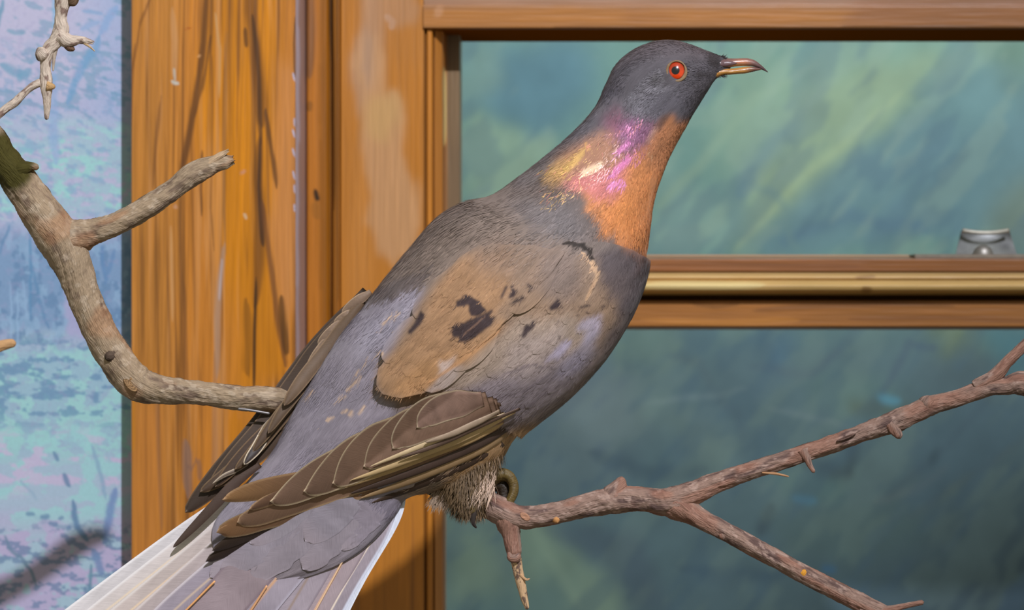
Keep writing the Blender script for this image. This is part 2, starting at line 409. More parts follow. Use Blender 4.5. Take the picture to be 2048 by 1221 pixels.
# added key-blocking wall above the window, plain walls around it
def box(name, x0, x1, y0, y1, z0, z1, mat, parent=None, col=(0.2, 0.2, 0.2), kind=None):
    V = np.array([(x, y, z) for x in (x0, x1) for y in (y0, y1) for z in (z0, z1)])
    F = np.array([(0, 1, 3, 2), (4, 6, 7, 5), (0, 4, 5, 1), (2, 3, 7, 6), (0, 2, 6, 4), (1, 5, 7, 3)])
    o = build(name, V, F, mat, parent, col, smooth=False)
    if kind: o['kind'] = kind
    return o
zt = Z0+(610.5+130)*S*(D+.245)/D
box('wall_key_blocker', -0.9, 1.6, 0.2455, 0.30, zt, 2.9, M_WALL, col=lin((170, 130, 90)), kind='structure')  # unseen header wall, added to keep the key light off the canvas
box('wall_left', -0.9, -0.172, 0.2065, 0.235, 0.0, 2.9, M_WALL, col=lin((150, 150, 160)), kind='structure')
box('wall_back', -0.9, 1.6, 0.9005, 1.0, 0.0, 2.9, M_WALL, col=lin((120, 130, 125)), kind='structure')
box('floor', -1.6, 1.9, -3.0, 1.0, -0.05, 0.0, M_WALL, col=lin((120, 105, 90)), kind='structure')

# ---- painted landscape behind the window
PM = Map(840, -60, 2300, 1380, 4, (88, 124, 124))
def full(M): return (slice(0, M.h), slice(0, M.w))
PM.warp(46, 26, 2.2, 120, 60, 3)
X, Y = PM.X, PM.Y
PM.mix(full(PM), 1-sstep(480, 760, Y), (92, 134, 124), 0.9)
PM.mix(full(PM), sstep(560, 760, Y), (80, 110, 116), 0.9)
PM.mix(full(PM), sstep(500, 1150, (X-1250)*0.5+(Y-600)*1.0-0), (58, 80, 88), 0.75)
PM.mix(full(PM), sstep(800, 1250, (X-1250)*0.7+(Y-600)*0.9), (44, 60, 60), 0.8)
for P, c, s_, o_ in [
    ([(920, 90), (1210, 90), (1200, 180), (1100, 280), (1000, 250), (930, 220)], (74, 116, 128), 24, 0.9),
    ([(920, 90), (970, 90), (1000, 160), (960, 210), (920, 200)], (104, 140, 128), 14, 0.7),
    ([(920, 240), (1000, 248), (1120, 290), (1000, 420), (920, 430)], (118, 152, 128), 12, 0.8),
    ([(1480, 100), (1900, 90), (1960, 150), (1800, 280), (1640, 430), (1500, 470), (1440, 330), (1420, 200)], (112, 146, 122), 30, 0.7),
    ([(1580, 180), (1880, 110), (1800, 220), (1640, 380), (1540, 460), (1440, 505), (1520, 380)], (124, 152, 120), 16, 0.6),
    ([(1320, 320), (1480, 430), (1440, 510), (1300, 505)], (112, 148, 136), 16, 0.7),
    ([(1540, 250), (1600, 220), (1560, 330), (1480, 420), (1470, 370)], (82, 118, 124), 14, 0.6),
    ([(1780, 240), (1900, 150), (2300, 60), (2300, 420), (2000, 470), (1700, 500), (1470, 515), (1560, 430)], (84, 122, 130), 14, 0.8),
    ([(1820, 180), (1990, 130), (2080, 200), (1900, 260)], (92, 134, 132), 22, 0.5),
    ([(1960, 440), (2060, 350), (2300, 300), (2300, 520), (1980, 520)], (98, 118, 100), 22, 0.7),
    ([(1900, 60), (2300, 60), (2300, 190), (2040, 170)], (92, 124, 104), 24, 0.6),
    ([(1240, 655), (1380, 655), (1340, 720), (1240, 740)], (108, 140, 118), 16, 0.7),
    ([(1520, 660), (1600, 660), (1590, 760), (1540, 740)], (70, 108, 128), 16, 0.7),
    ([(1840, 655), (1990, 655), (1980, 730), (1900, 720)], (96, 118, 90), 14, 0.8),
    ([(1980, 655), (2070, 655), (2060, 780), (1960, 740)], (70, 120, 128), 16, 0.8),
    ([(1610, 740), (1790, 760), (1780, 850), (1700, 850), (1640, 810)], (88, 124, 120), 18, 0.8),
    ([(1700, 800), (1820, 810), (1800, 830), (1700, 840)], (80, 98, 84), 8, 0.7),
    ([(1830, 700), (1960, 720), (1980, 840), (1860, 800)], (74, 98, 104), 18, 0.6),
    ([(890, 1000), (1010, 1010), (1010, 1221), (890, 1250)], (112, 142, 120), 20, 0.8),
    ([(1030, 1000), (1090, 1040), (1180, 1140), (1260, 1221), (1240, 1300), (1020, 1300)], (116, 148, 126), 14, 0.8),
    ([(1010, 1180), (1120, 1140), (1150, 1300), (900, 1300), (890, 1200)], (88, 124, 124), 18, 0.7),
    ([(1040, 860), (1230, 880), (1280, 960), (1200, 1000), (1060, 970)], (78, 104, 116), 20, 0.7),
    ([(1060, 1060), (1280, 1060), (1340, 1221), (1280, 1221), (1180, 1110)], (74, 98, 110), 12, 0.7),
    ([(1100, 740), (1260, 720), (1300, 860), (1200, 900), (1090, 860)], (104, 126, 132), 26, 0.6),
    ([(1280, 780), (1500, 900), (1520, 960), (1400, 930), (1280, 850)], (98, 128, 124), 20, 0.6),
    ([(1560, 1020), (1830, 1000), (1880, 1080), (1700, 1140), (1540, 1080)], (78, 108, 108), 16, 0.7),
    ([(1540, 930), (1700, 960), (1680, 1000), (1560, 990)], (82, 118, 116), 12, 0.7),
]: PM.poly(P, c, s_, o_)
for P, w, c, o_ in [
    ([(1460, 510), (1580, 380), (1680, 300), (1800, 180)], 8, (136, 164, 126), 0.5),
    ([(1310, 420), (1400, 330), (1500, 200), (1640, 120)], 10, (120, 152, 128), 0.5),
    ([(1480, 400), (1520, 330), (1560, 260)], 12, (74, 114, 130), 0.4),
    ([(1560, 480), (1700, 430), (1860, 470)], 14, (74, 110, 128), 0.5),
    ([(1480, 310), (1560, 420), (1600, 500)], 8, (94, 130, 126), 0.5),
    ([(1750, 797), (1800, 800)], 9, (78, 146, 166), 0.8),
    ([(1580, 995), (1640, 1000)], 8, (74, 128, 148), 0.8),
    ([(1480, 1105), (1505, 1108)], 8, (62, 118, 156), 0.9),
    ([(1640, 1140), (1670, 1142)], 8, (60, 108, 138), 0.8),
    ([(1760, 790), (1820, 680), (1870, 700)], 7, (72, 96, 112), 0.6),
    ([(1340, 700), (1420, 760), (1500, 880)], 10, (80, 106, 112), 0.5),
    ([(1290, 810), (1400, 800), (1500, 780)], 5, (108, 136, 136), 0.6),
    ([(1540, 815), (1620, 830), (1700, 860)], 5, (100, 128, 130), 0.6),
    ([(1600, 930), (1700, 960)], 14, (64, 84, 92), 0.6),
    ([(1750, 1000), (1830, 980), (1900, 930)], 10, (94, 116, 116), 0.5),
    ([(1540, 1010), (1520, 1080)], 14, (58, 78, 88), 0.6),
    ([(1820, 1040), (1940, 960), (2050, 880)], 7, (78, 102, 106), 0.5),
    ([(1780, 990), (1900, 880), (2000, 780)], 8, (72, 96, 104), 0.5),
    ([(1160, 1221), (1090, 1100), (1050, 1030)], 12, (124, 156, 134), 0.5),
    ([(1180, 900), (1300, 960), (1420, 940)], 14, (62, 88, 100), 0.5),
    ([(1350, 1130), (1480, 1160), (1600, 1150)], 12, (64, 92, 106), 0.6),
    ([(1500, 740), (1620, 740), (1680, 700)], 10, (74, 98, 112), 0.5),
    ([(1860, 905), (1880, 910)], 18, (58, 80, 84), 0.6),
    ([(1640, 880), (1700, 900), (1690, 960)], 12, (58, 78, 86), 0.5),
]: PM.line(P, w, c, o_, soft=0.9, wk=0.4)
U2 = X*.64-Y*.77; V2 = X*.77+Y*.64
f1 = fbm(U2/150, V2/46, 72, 4); f2 = fbm(U2/190+9, V2/60, 73, 4)
PM.mix(full(PM), sstep(.52, .60, f1)*(1-.5*sstep(560, 700, Y)), (122, 152, 134), .28)
PM.mix(full(PM), sstep(.54, .62, f2), (66, 98, 116), .33)
lum = PM.A.mean(2, keepdims=True); PM.A = (PM.A+(lum-PM.A)*.10)*np.array([1.0, .95, 1.05])
PM.A *= (1-.35*sstep(1500, 2100, X+.5*(Y-900))*sstep(600, 1100, Y))[..., None]
g = fbm(X/60+Y/80, Y/70-X/90, 71, 4); PM.A *= (0.86+0.28*g)[..., None]
YP = 0.9
xs = np.arange(500, 2900, 5); ys = np.arange(-500, 1900, 5)
PX, PY = np.meshgrid(xs, ys)
V = at(PX.ravel(), PY.ravel(), YP)
o = build('painted_backdrop', V, gridF(len(ys), len(xs)), M_PAINT, None, PM.get(PX.ravel(), PY.ravel()))
tag(o, 'blurry teal and green painted landscape canvas seen through the window opening', 'painting')

# ---- forest mural on the left
MM = Map(-480, -160, 300, 1760, 1.5, (172, 176, 208))  # bluish light on the print is put into its base colour
MM.warp(9, 9, 0.3, 22, 14, 5)
X, Y = MM.X, MM.Y
def band(a, b, c, d): return sstep(a, b, Y)*(1-sstep(c, d, Y))
MM.mix(full(MM), band(-200, -199, 150, 230), (186, 182, 208), 0.8)
MM.mix(full(MM), band(-200, -199, 200, 300)*sstep(120, 240, X), (150, 172, 210), 0.7)
MM.mix(full(MM), band(220, 300, 400, 470), (150, 190, 202), 0.8)
MM.mix(full(MM), band(420, 520, 640, 700), (96, 142, 182), 0.85)
MM.mix(full(MM), band(660, 720, 880, 980), (138, 184, 200), 0.85)
MM.mix(full(MM), band(880, 960, 1000, 1080), (158, 188, 206), 0.8)
MM.mix(full(MM), sstep(1000, 1080, Y), (180, 168, 204), 0.85)
n1 = fbm(X/34+Y/90, Y/16-X/60, 81, 4)
MM.mix(full(MM), sstep(.52, .62, n1)*band(210, 290, 420, 480), (148, 208, 204), 0.8)
MM.mix(full(MM), sstep(.55, .62, fbm(X/20+Y/90, Y/10, 82, 4))*band(230, 300, 420, 480), (186, 176, 210), 0.7)
MM.mix(full(MM), sstep(.54, .62, fbm(X/20, Y/12-X/50, 83, 4))*band(60, 120, 420, 500)*0.8, (104, 152, 192), 0.6)
MM.mix(full(MM), sstep(.56, .62, fbm(X/30, Y/13-X/60, 84, 4))*band(-200, -190, 230, 260), (84, 146, 176), 0.55)
n2 = fbm(X/26, Y/17, 85, 4)
MM.mix(full(MM), sstep(.50, .56, n2)*band(640, 720, 880, 960), (150, 206, 204), 0.85)
MM.mix(full(MM), sstep(.50, .58, fbm(X/24, Y/12, 86, 4))*band(640, 700, 820, 880), (70, 124, 168), 0.7)
MM.mix(full(MM), sstep(.52, .60, fbm(X/16, Y/24, 87, 4))*band(440, 500, 660, 720), (66, 118, 162), 0.6)
MM.mix(full(MM), sstep(.56, .62, fbm(X/18, Y/26, 88, 4))*band(440, 500, 660, 740), (138, 176, 208), 0.6)
MM.mix(full(MM), sstep(.50, .58, fbm(X/44, Y/24, 89, 4))*band(820, 860, 1020, 1090), (150, 206, 208), 0.8)
MM.mix(full(MM), sstep(.52, .58, fbm(X/38, Y/20, 90, 4))*band(840, 900, 960, 1010), (196, 180, 212), 0.8)
MM.mix(full(MM), sstep(.50, .58, fbm(X/36, Y/24, 91, 4))*sstep(1030, 1090, Y), (148, 196, 206), 0.7)
MM.mix(full(MM), sstep(.57, .62, fbm(X/18, Y/9, 92, 4))*sstep(1020, 1080, Y), (82, 118, 160), 0.75)
MM.poly([(130, 520), (168, 520), (176, 680), (132, 670)], (166, 164, 204), 3, 0.85)
tr = (72, 120, 162)
for P, w, c, o_ in [
    ([(-2, 10), (-8, 60), (8, 0)], 5, (70, 140, 170), 0.8), ([(105, -40), (108, 40), (106, 120)], 2.5, (120, 176, 210), 0.8),
    ([(200, 70), (190, 100), (165, 130), (150, 165), (135, 210)], 8, (92, 152, 196), 0.75), ([(235, 10), (215, 40), (200, 70)], 9, (120, 162, 208), 0.7),
    ([(14, 60), (30, 65), (48, 66)], 4, (96, 152, 180), 0.7), ([(0, 128), (30, 145), (50, 150), (62, 138)], 9, (96, 152, 184), 0.8),
    ([(40, 140), (40, 160), (45, 150)], 6, (96, 152, 184), 0.7), ([(165, 24), (190, 25), (205, 28)], 4, (120, 160, 200), 0.8),
    ([(160, 60), (175, 50), (200, 42)], 6, (128, 164, 206), 0.7), ([(108, 140), (106, 260), (112, 330)], 9, (128, 164, 208), 0.6),
    ([(60, 450), (62, 560), (60, 640)], 3, (72, 132, 176), 0.9), ([(66, 540), (78, 600), (98, 660)], 3.5, (72, 128, 172), 0.8),
    ([(20, 450), (8, 480), (0, 510)], 3, (72, 128, 172), 0.8), ([(20, 560), (22, 680)], 2, (140, 176, 210), 0.8), ([(34, 580), (36, 700)], 2, (140, 176, 210), 0.8),
    ([(48, 560), (52, 640)], 2, (140, 176, 210), 0.7), ([(204, 490), (206, 520), (212, 560)], 4, (76, 128, 178), 0.8), ([(228, 500), (220, 530), (210, 570)], 4, (76, 128, 178), 0.7),
    ([(107, 903), (113, 915), (117, 922)], 4, tr, 0.8), ([(127, 948), (134, 962), (139, 975)], 5, tr, 0.85),
    ([(146, 1000), (148, 1030), (155, 1055), (166, 1070), (178, 1082)], 6, tr, 0.9), ([(184, 890), (192, 920), (200, 950), (212, 1000)], 4, (120, 160, 190), 0.7),
    ([(232, 975), (222, 1010), (215, 1050), (208, 1090)], 8, (96, 130, 184), 0.85), ([(186, 1100), (196, 1125), (206, 1150)], 8, (96, 130, 178), 0.85),
    ([(182, 1130), (180, 1160), (180, 1195)], 3.5, (80, 134, 160), 0.9), ([(8, 1070), (20, 1100), (40, 1115), (60, 1140), (76, 1178)], 3.5, (90, 126, 156), 0.85),
    ([(40, 960), (56, 978), (74, 1000)], 3, (136, 170, 196), 0.7), ([(52, 1028), (70, 1030)], 4.5, tr, 0.75), ([(80, 1036), (100, 1032)], 4.5, tr, 0.75),
    ([(96, 1046), (116, 1050)], 5, tr, 0.75), ([(118, 1038), (128, 1034)], 4, tr, 0.7), ([(132, 1060), (142, 1056)], 5, tr, 0.75), ([(206, 1180), (160, 1176)], 3, tr, 0.5),
]: MM.line(P, w, c, o_, wk=0.3)
MM.mix(full(MM), sstep(.62, .68, fbm(X/11+Y/60, Y/9, 95, 3))*(Y < 900), (150, 150, 190), 0.25)
V, F = None, None
MM.A = 1-(1-MM.A)*.93
xs = np.arange(-480, 292, 2.0); ys = np.arange(-160, 1760, 2.0)
PX, PY = np.meshgrid(xs, ys)
o = build('forest_mural', at(PX.ravel(), PY.ravel(), 0.206), gridF(len(ys), len(xs)), M_MURAL, None, MM.get(PX.ravel(), PY.ravel()))
tag(o, 'pale blue and lavender forest mural along the left edge behind the branch', 'mural')

# ---- sash latch on the meeting rail
lt = empty('sash_latch', at(1960, 518, 0.270), label='grey metal sash latch standing on the middle window rail', cat='latch')
def slab(pts, thick, name, parent, col, mat, rounded=0):
    P = np.asarray(pts, float); n = len(P)
    V = np.vstack([P-[0, thick/2, 0], P+[0, thick/2, 0]])
    i = np.arange(n); j = (i+1) % n
    F = [np.stack([i, j, j+n, i+n], -1)]
    o = build(name, V, F, mat, parent, col, smooth=False)
    import bmesh
    bm = bmesh.new(); bm.from_mesh(o.data); bm.verts.ensure_lookup_table()
    bm.faces.new([bm.verts[k] for k in range(n)]); bm.faces.new([bm.verts[k] for k in range(2*n-1, n-1, -1)])
    bmesh.ops.recalc_face_normals(bm, faces=bm.faces)
    bmesh.ops.bevel(bm, geom=[e for e in bm.edges], offset=0.0004, segments=2, affect='EDGES', clamp_overlap=True)
    bm.to_mesh(o.data); bm.free()
    ca = o.data.color_attributes.get('Col')
    if ca: o.data.color_attributes.remove(ca)
    a = o.data.color_attributes.new('Col', 'FLOAT_COLOR', 'POINT')
    a.data.foreach_set('color', np.tile(np.append(np.asarray(col, float), 1), len(o.data.vertices)).astype(np.float32))
    return o
z0 = at(0, 517, 0.270)[2]
xa, xb = at(1824, 0, .27)[0], at(2075, 0, .27)[0]
V = np.array([(x, y, z) for x in (xa, xb) for y in (0.261, 0.279) for z in (z0, z0+0.0019)])
F = np.array([(0, 1, 3, 2), (4, 6, 7, 5), (0, 4, 5, 1), (2, 3, 7, 6), (0, 2, 6, 4), (1, 5, 7, 3)])
build('base_plate', V, F, M_METAL, lt, lin((128, 118, 106)), smooth=False)
# curved finger cup: sheet widening downwards, leaning back, rolled lip on top
nu, nv = 40, 24
U, W = np.meshgrid(np.linspace(-1, 1, nu), np.linspace(0, 1, nv))
pxc = 1971+U*(62-14*W)+(1-W)*2; pyc = 513-W*51+5*W*(U*U*0-1)*(1-U*U)*(-1)
dep = 0.272+0.006*np.sin(W*math.pi*.55)+0.004*(1-U*U)*W
F_ = at(pxc, pyc, dep); B_ = F_+np.array([0, 0.0012, 0])
V = np.vstack([F_.reshape(-1, 3), B_.reshape(-1, 3)])
F = [gridF(nv, nu), gridF(nv, nu, off=nu*nv)[:, ::-1]]
build('finger_lift', V, F, M_METAL, lt, lin((118, 120, 120)))
def tube_world(P, r, name, parent, mat, col, m=16):
    P = np.asarray(P, float); n = len(P); r = np.broadcast_to(r, n)
    Tn = np.gradient(P, axis=0); Tn /= np.linalg.norm(Tn, axis=1)[:, None]
    A = np.cross(Tn, [0, 1, 0.01]); A /= np.linalg.norm(A, axis=1)[:, None]; Bn = np.cross(Tn, A)
    th = np.linspace(0, 2*np.pi, m, endpoint=False)
    V = P[:, None]+r[:, None, None]*(np.cos(th)[None, :, None]*A[:, None]+np.sin(th)[None, :, None]*Bn[:, None])
    V = np.vstack([V.reshape(-1, 3), P[:1], P[-1:]])
    c0, c1 = n*m, n*m+1; j = np.arange(m); k = (j+1) % m
    F = [gridF(n, m, True), np.stack([np.full(m, c0), k, j], -1), np.stack([np.full(m, c1), (n-1)*m+j, (n-1)*m+k], -1)]
    return build(name, V, F, mat, parent, col)
u = np.linspace(-1, 1, 24)
tube_world(at(1971+u*46, 461+5*(1-u*u), 0.2735-0.002*(1-u*u)), 0.0011, 'rolled_lip', lt, M_METAL, lin((176, 172, 160)))
u = np.linspace(0, 1, 14)
tube_world(at(1966+0*u, 516-26*u, 0.267), 0.0052*np.sqrt(np.clip(1-(u**3)*0.96, 0, 1)), 'pivot_knob', lt, M_METAL, lin((150, 146, 140)))
tube_world(at(np.array([1938., 1966, 1998]), 514.5, 0.2655), 0.0009, 'pivot_bar', lt, M_METAL, lin((90, 78, 60)))

# ================================================================== BRANCHES
def limb(name, pts, parent, colfn, mat=None, m=40, step=2.0, rough=0.06, knob=0.0, seed=1, cap='round', uvs=1.0, label=None):
    """pts rows: px, py, ypx, r (pixels at the bird's plane)"""
    pts = np.asarray(pts, float)
    Ltot = np.linalg.norm(np.diff(pts[:, :3], axis=0), axis=1).sum()
    n = max(6, int(Ltot/step))
    Q = crom(pts, n)
    r = np.maximum(Q[:, 3], 0.5)
    s = np.concatenate([[0], np.cumsum(np.linalg.norm(np.diff(Q[:, :3], axis=0), axis=1))])
    Tn = np.gradient(Q[:, :3], axis=0); Tn /= np.linalg.norm(Tn, axis=1)[:, None]
    A = np.cross(Tn, [0, 0, 1.0]); A /= np.linalg.norm(A, axis=1)[:, None]; Bn = np.cross(Tn, A)
    if cap == 'round':
        e = np.clip((s[-1]-s)/np.maximum(r[-1], 1), 0, 1); r = r*np.sqrt(np.clip(1-(1-e)**2, 0.03, 1))
    elif cap == 'splinter':
        pass
    th = np.linspace(0, 2*np.pi, m, endpoint=False)
    TH, SS = np.meshgrid(th, s)
    R = r[:, None]*np.ones_like(TH)
    cx, sx = np.cos(TH), np.sin(TH)
    sc = 1/22.0
    nz = (vn(SS*sc*1.2+cx*1.3, sx*1.6+seed*3.1, seed)-.5)*1.2+(fbm(SS*sc*3+cx*2, sx*3+7, seed+9, 3)-.5)*0.9
    ridge = (fbm(SS/60.0+5, TH*R/6.0, seed+3, 3)-.5)
    R = R*(1+rough*nz)+np.minimum(2.2, R*0.10)*ridge*2*(rough > 0)
    if cap == 'splinter':
        z = sstep(s[-1]-16, s[-1], s)[:, None]; R = R*(1-z*(0.25+0.6*vn(TH*2.2, TH*0+seed, seed+5)))
    Vp = Q[:, None, :3]+R[..., None]*(cx[..., None]*A[:, None]+sx[..., None]*Bn[:, None])
    if cap == 'splinter':
        Vp = Vp+Tn[-1]*(z*9*(vn(TH*3.0, TH*0+3, seed+6)-.4))[..., None]
    V = at(Vp[..., 0], Vp[..., 1], Vp[..., 2]*S).reshape(-1, 3)
    ends = np.array([Q[0, :3], Q[-1, :3]-Tn[-1]*(2 if cap != 'round' else -0.5)])
    V = np.vstack([V, at(ends[:, 0], ends[:, 1], ends[:, 2]*S)])
    j = np.arange(m); k = (j+1) % m
    F = [gridF(n, m, True), np.stack([np.full(m, n*m), k, j], -1), np.stack([np.full(m, n*m+1), (n-1)*m+j, (n-1)*m+k], -1)]
    uv = np.stack([SS/100*uvs, TH*r[:, None]/100*uvs], -1).reshape(-1, 2); uv = np.vstack([uv, uv[:1], uv[-1:]])
    C = colfn(Vp[..., 0].ravel(), Vp[..., 1].ravel(), SS.ravel(), TH.ravel(), s[-1])
    C = np.vstack([C, C[:1], C[-1:]])
    o = build(name, V, F, mat or M_BARK, parent, C, uv)
    if label: o['label'] = label
    return o

def bark_left(px, py, s, th, L):
    a = lin((164, 142, 116)); b = lin((120, 100, 84)); c = lin((192, 172, 148)); d = lin((170, 124, 88))
    n = fbm(s/40, th*1.6, 5, 4)[:, None]; n2 = fbm(s/15+7, th*2.4, 8, 4)[:, None]; n3 = vn(s/70, th*1.0+4, 12)[:, None]
    C = a*(1-sstep(.5, .75, n))+b*sstep(.5, .75, n)
    C = C*(1-.7*sstep(.55, .7, n2))+c*.7*sstep(.55, .7, n2)
    C = C*(1-.5*sstep(.65, .85, n3))+d*.5*sstep(.65, .85, n3)
    g = (1-sstep(40, 62, np.hypot((px-20)/1.0, (py-322)/1.25)+14*(n[:, 0]-.5)))[:, None]
    C = C*(1-g)+lin((72, 66, 26))*g
    return C
def bark_right(px, py, s, th, L):
    a = lin((152, 124, 110)); b = lin((104, 82, 76)); c = lin((184, 156, 142)); d = lin((158, 112, 92))
    n = fbm(s/45, th*1.8, 15, 4)[:, None]; n2 = fbm(s/14+7, th*2.6, 18, 4)[:, None]; n3 = vn(s/60, th*1.0+4, 2)[:, None]
    C = a*(1-sstep(.48, .72, n))+b*sstep(.48, .72, n)
    C = C*(1-.7*sstep(.56, .7, n2))+c*.7*sstep(.56, .7, n2)
    C = C*(1-.6*sstep(.6, .8, n3))+d*.6*sstep(.6, .8, n3)
    far = sstep(1300, 1900, px)[:, None]
    return C*(1-0.18*far)
def bark_all(px, py, s, th, L):
    w = sstep(600, 950, px)[:, None]
    return bark_left(px, py, s, th, L)*(1-w)+bark_right(px, py, s, th, L)*w
def flat(c, v=0.15):
    c = lin(c)
    return lambda px, py, s, th, L: c*(1+v*(fbm(s/6, th*3, 4, 3)[:, None]-.5)*2)
def peeled(px, py, s, th, L):
    a = lin((208, 172, 132)); b = lin((116, 92, 78))
    n = fbm(s/12, th*1.5, 65, 4)[:, None]
    return a+(b-a)*sstep(.55, .62, n)

br = empty('perch_branch', at(1010, 1060, 0), label='long grey-brown forked branch the bird perches on, crossing behind its tail', cat='branch')
limb('main_stem', [(-120, 110, 0, 34), (-70, 200, 0, 34), (0, 312, 0, 33), (38, 362, 0, 36), (80, 425, 0, 40), (122, 485, 0, 44), (150, 540, 0, 38), (170, 600, 0, 34),
     (198, 662, 0, 33), (232, 718, 0, 35), (272, 766, 0, 36), (318, 779, 0, 29), (400, 787, 0, 23), (480, 797, 0, 24), (545, 800, 20, 26), (620, 812, 110, 26), (740, 850, 200, 26),
     (860, 915, 160, 24), (940, 985, 50, 25), (1000, 1022, 2, 27), (1050, 1036, 0, 23), (1120, 1025, 0, 22), (1180, 1010, 0, 24), (1240, 1000, 0, 27), (1290, 1000, 0, 24), (1335, 1005, 0, 28),
     (1385, 988, 0, 24), (1443, 962, 0, 20), (1538, 931, 0, 18), (1633, 900, 0, 17.5), (1681, 883, 0, 18), (1728, 865, 0, 18), (1790, 844, 0, 22), (1823, 829, 0, 20), (1861, 812, 0, 19), (1918, 796, 0, 17),
     (1980, 774, 0, 19), (2013, 772, 0, 19), (2048, 768, 0, 24), (2130, 790, 0, 21), (2230, 820, 0, 20)], br, bark_all, m=72, step=1.6, rough=0.09, seed=2)
limb('side_branch', [(112, 500, 4, 22), (142, 480, 0, 38), (168, 470, -1, 32), (192, 462, -3, 26), (235, 447, -10, 23), (300, 411, -12, 22), (350, 376, -12, 20), (388, 348, -12, 23), (425, 330, -12, 18), (466, 320, -12, 13)], br, bark_left, m=56, step=1.6, rough=0.1, seed=5, cap='splinter')
limb('split_twig', [(392, 348, -20, 9), (425, 322, -22, 8), (454, 302, -24, 6)], br, flat((188, 160, 128)), M_BARKF, seed=6, cap='splinter')
limb('bark_stub', [(28, 352, -6, 28), (46, 338, -18, 17), (62, 333, -20, 9), (78, 336, -20, 6)], br, bark_left, seed=7, rough=.1)
limb('bark_knot', [(222, 712, -24, 14), (216, 716, -34, 9), (213, 719, -37, 4)], br, flat((92, 76, 64)), seed=9, rough=.2)
# cut scar at the bend: a shallow oval plate of bare wood facing the viewer
def scar(cx, cy, ypx, ra, rb, ang, cA, cB, name='cut_scar'):
    n, m = 14, 48
    R, TH = np.meshgrid(np.linspace(0.02, 1, n), np.linspace(0, 2*np.pi, m, endpoint=False), indexing='ij')
    lx = R*ra*np.cos(TH); ly = R*rb*np.sin(TH); c, s_ = math.cos(ang), math.sin(ang)
    X = cx+lx*c-ly*s_; Y = cy+lx*s_+ly*c
    Z = ypx-3*np.sqrt(np.clip(1-R**6, 0, 1))*(.6+.4*R)+6*(R > .97)
    ring = 0.5+0.5*np.sin(R*22+3*fbm(X/7, Y/7, 3))
    C = lin(cA)[None]*(1-ring.ravel()[:, None])+lin(cB)[None]*ring.ravel()[:, None]
    build(name, at(X, Y, Z*S).reshape(-1, 3), gridF(n, m, True), M_BARKF, br, C, np.stack([X, Y], -1).reshape(-1, 2)/100)
scar(261, 768, -33, 22, 11, math.radians(52), (176, 140, 98), (108, 80, 54))
limb('metal_pin', [(476, 818, -14, 2.6), (500, 821, -14, 2.6), (540, 828, -10, 2.6)], br, flat((150, 146, 146), .05), M_METAL, rough=0, seed=3, label='thin grey metal pin under the left arm of the branch')
limb('side_branch', [(1305, 1000, 2, 18), (1345, 1009, 0, 27), (1372, 1022, -1, 25), (1400, 1037, -4, 20), (1450, 1064, -4, 19), (1490, 1085, -4, 19), (1585, 1137, -4, 19), (1680, 1186, -4, 19), (1740, 1216, -4, 18), (1800, 1238, -4, 15), (1880, 1256, -4, 13)], br, bark_right, m=56, step=1.6, rough=.09, seed=12)
limb('twig', [(1720, 1225, -10, 11), (1775, 1222, -12, 9), (1805, 1214, -12, 6), (1848, 1205, -12, 5)], br, bark_right, seed=13)
limb('side_branch', [(1950, 775, -4, 13), (1990, 752, -6, 14), (2015, 724, -6, 12), (2050, 690, -6, 11), (2110, 630, -6, 10)], br, bark_right, seed=14, rough=.12)
limb('down_twig', [(1000, 1010, 4, 14), (1014, 1040, 0, 25), (1023, 1072, -3, 18), (1028, 1100, -6, 15), (1032, 1120, -6, 14)], br, bark_right, m=48, step=1.2, rough=.1, seed=15, cap='splinter')
limb('peeled_twig', [(1029, 1106, -6, 12), (1036, 1140, -6, 10), (1044, 1178, -6, 9), (1049, 1200, -6, 7), (1055, 1220, -6, 4)], br, peeled, M_BARKF, step=1, rough=.14, seed=16, label='pale twig end stripped of its bark')
limb('collar', [(1018, 1106, -14, 4), (1022, 1116, -18, 8), (1032, 1117, -18, 9), (1040, 1108, -14, 4)], br, bark_right, seed=19)
limb('bark_flake', [(1040, 1150, -14, 3), (1052, 1160, -16, 2.5), (1060, 1158, -16, 1.5)], br, flat((196, 156, 116)), M_BARKF, seed=17)
limb('spur', [(1222, 1006, 2, 22), (1231, 990, 0, 26), (1238, 974, -3, 18), (1242, 962, -4, 11), (1244, 954, -4, 8)], br, bark_right, seed=20, rough=.1, step=1.2)
limb('spur', [(1854, 816, 2, 15), (1857, 803, -4, 18), (1860, 792, -6, 14)], br, bark_right, seed=21, rough=.25, step=1)
limb('spur', [(1606, 902, -10, 13), (1614, 918, -14, 8), (1620, 932, -14, 5.5), (1629, 946, -14, 4)], br, bark_right, seed=22)
limb('spur', [(1780, 850, -8, 16), (1794, 866, -12, 10), (1801, 878, -14, 6)], br, bark_right, seed=23, rough=.2)
limb('bark_sliver', [(1524, 946, -16, 2), (1550, 948, -17, 2.6), (1578, 954, -17, 1.6)], br, flat((178, 134, 96)), M_BARKF, seed=24)
limb('bud', [(1112, 1040, -14, 8), (1115, 1046, -19, 5.5)], br, flat((206, 148, 92)), M_BARKF, seed=25)
limb('bud', [(1444, 1070, -14, 9), (1447, 1080, -17, 7.5)], br, bark_right, seed=26, rough=.2)
limb('bud', [(1606, 1148, -16, 10), (1608, 1153, -23, 7)], br, flat((214, 148, 50)), M_BARKF, seed=27)
scar(1692, 876, -22, 22, 3.2, math.radians(-22), (110, 84, 72), (80, 60, 54), 'bark_crack')
scar(1050, 1034, -22, 12, 7, 0.6, (190, 142, 112), (172, 124, 98), 'bark_patch')

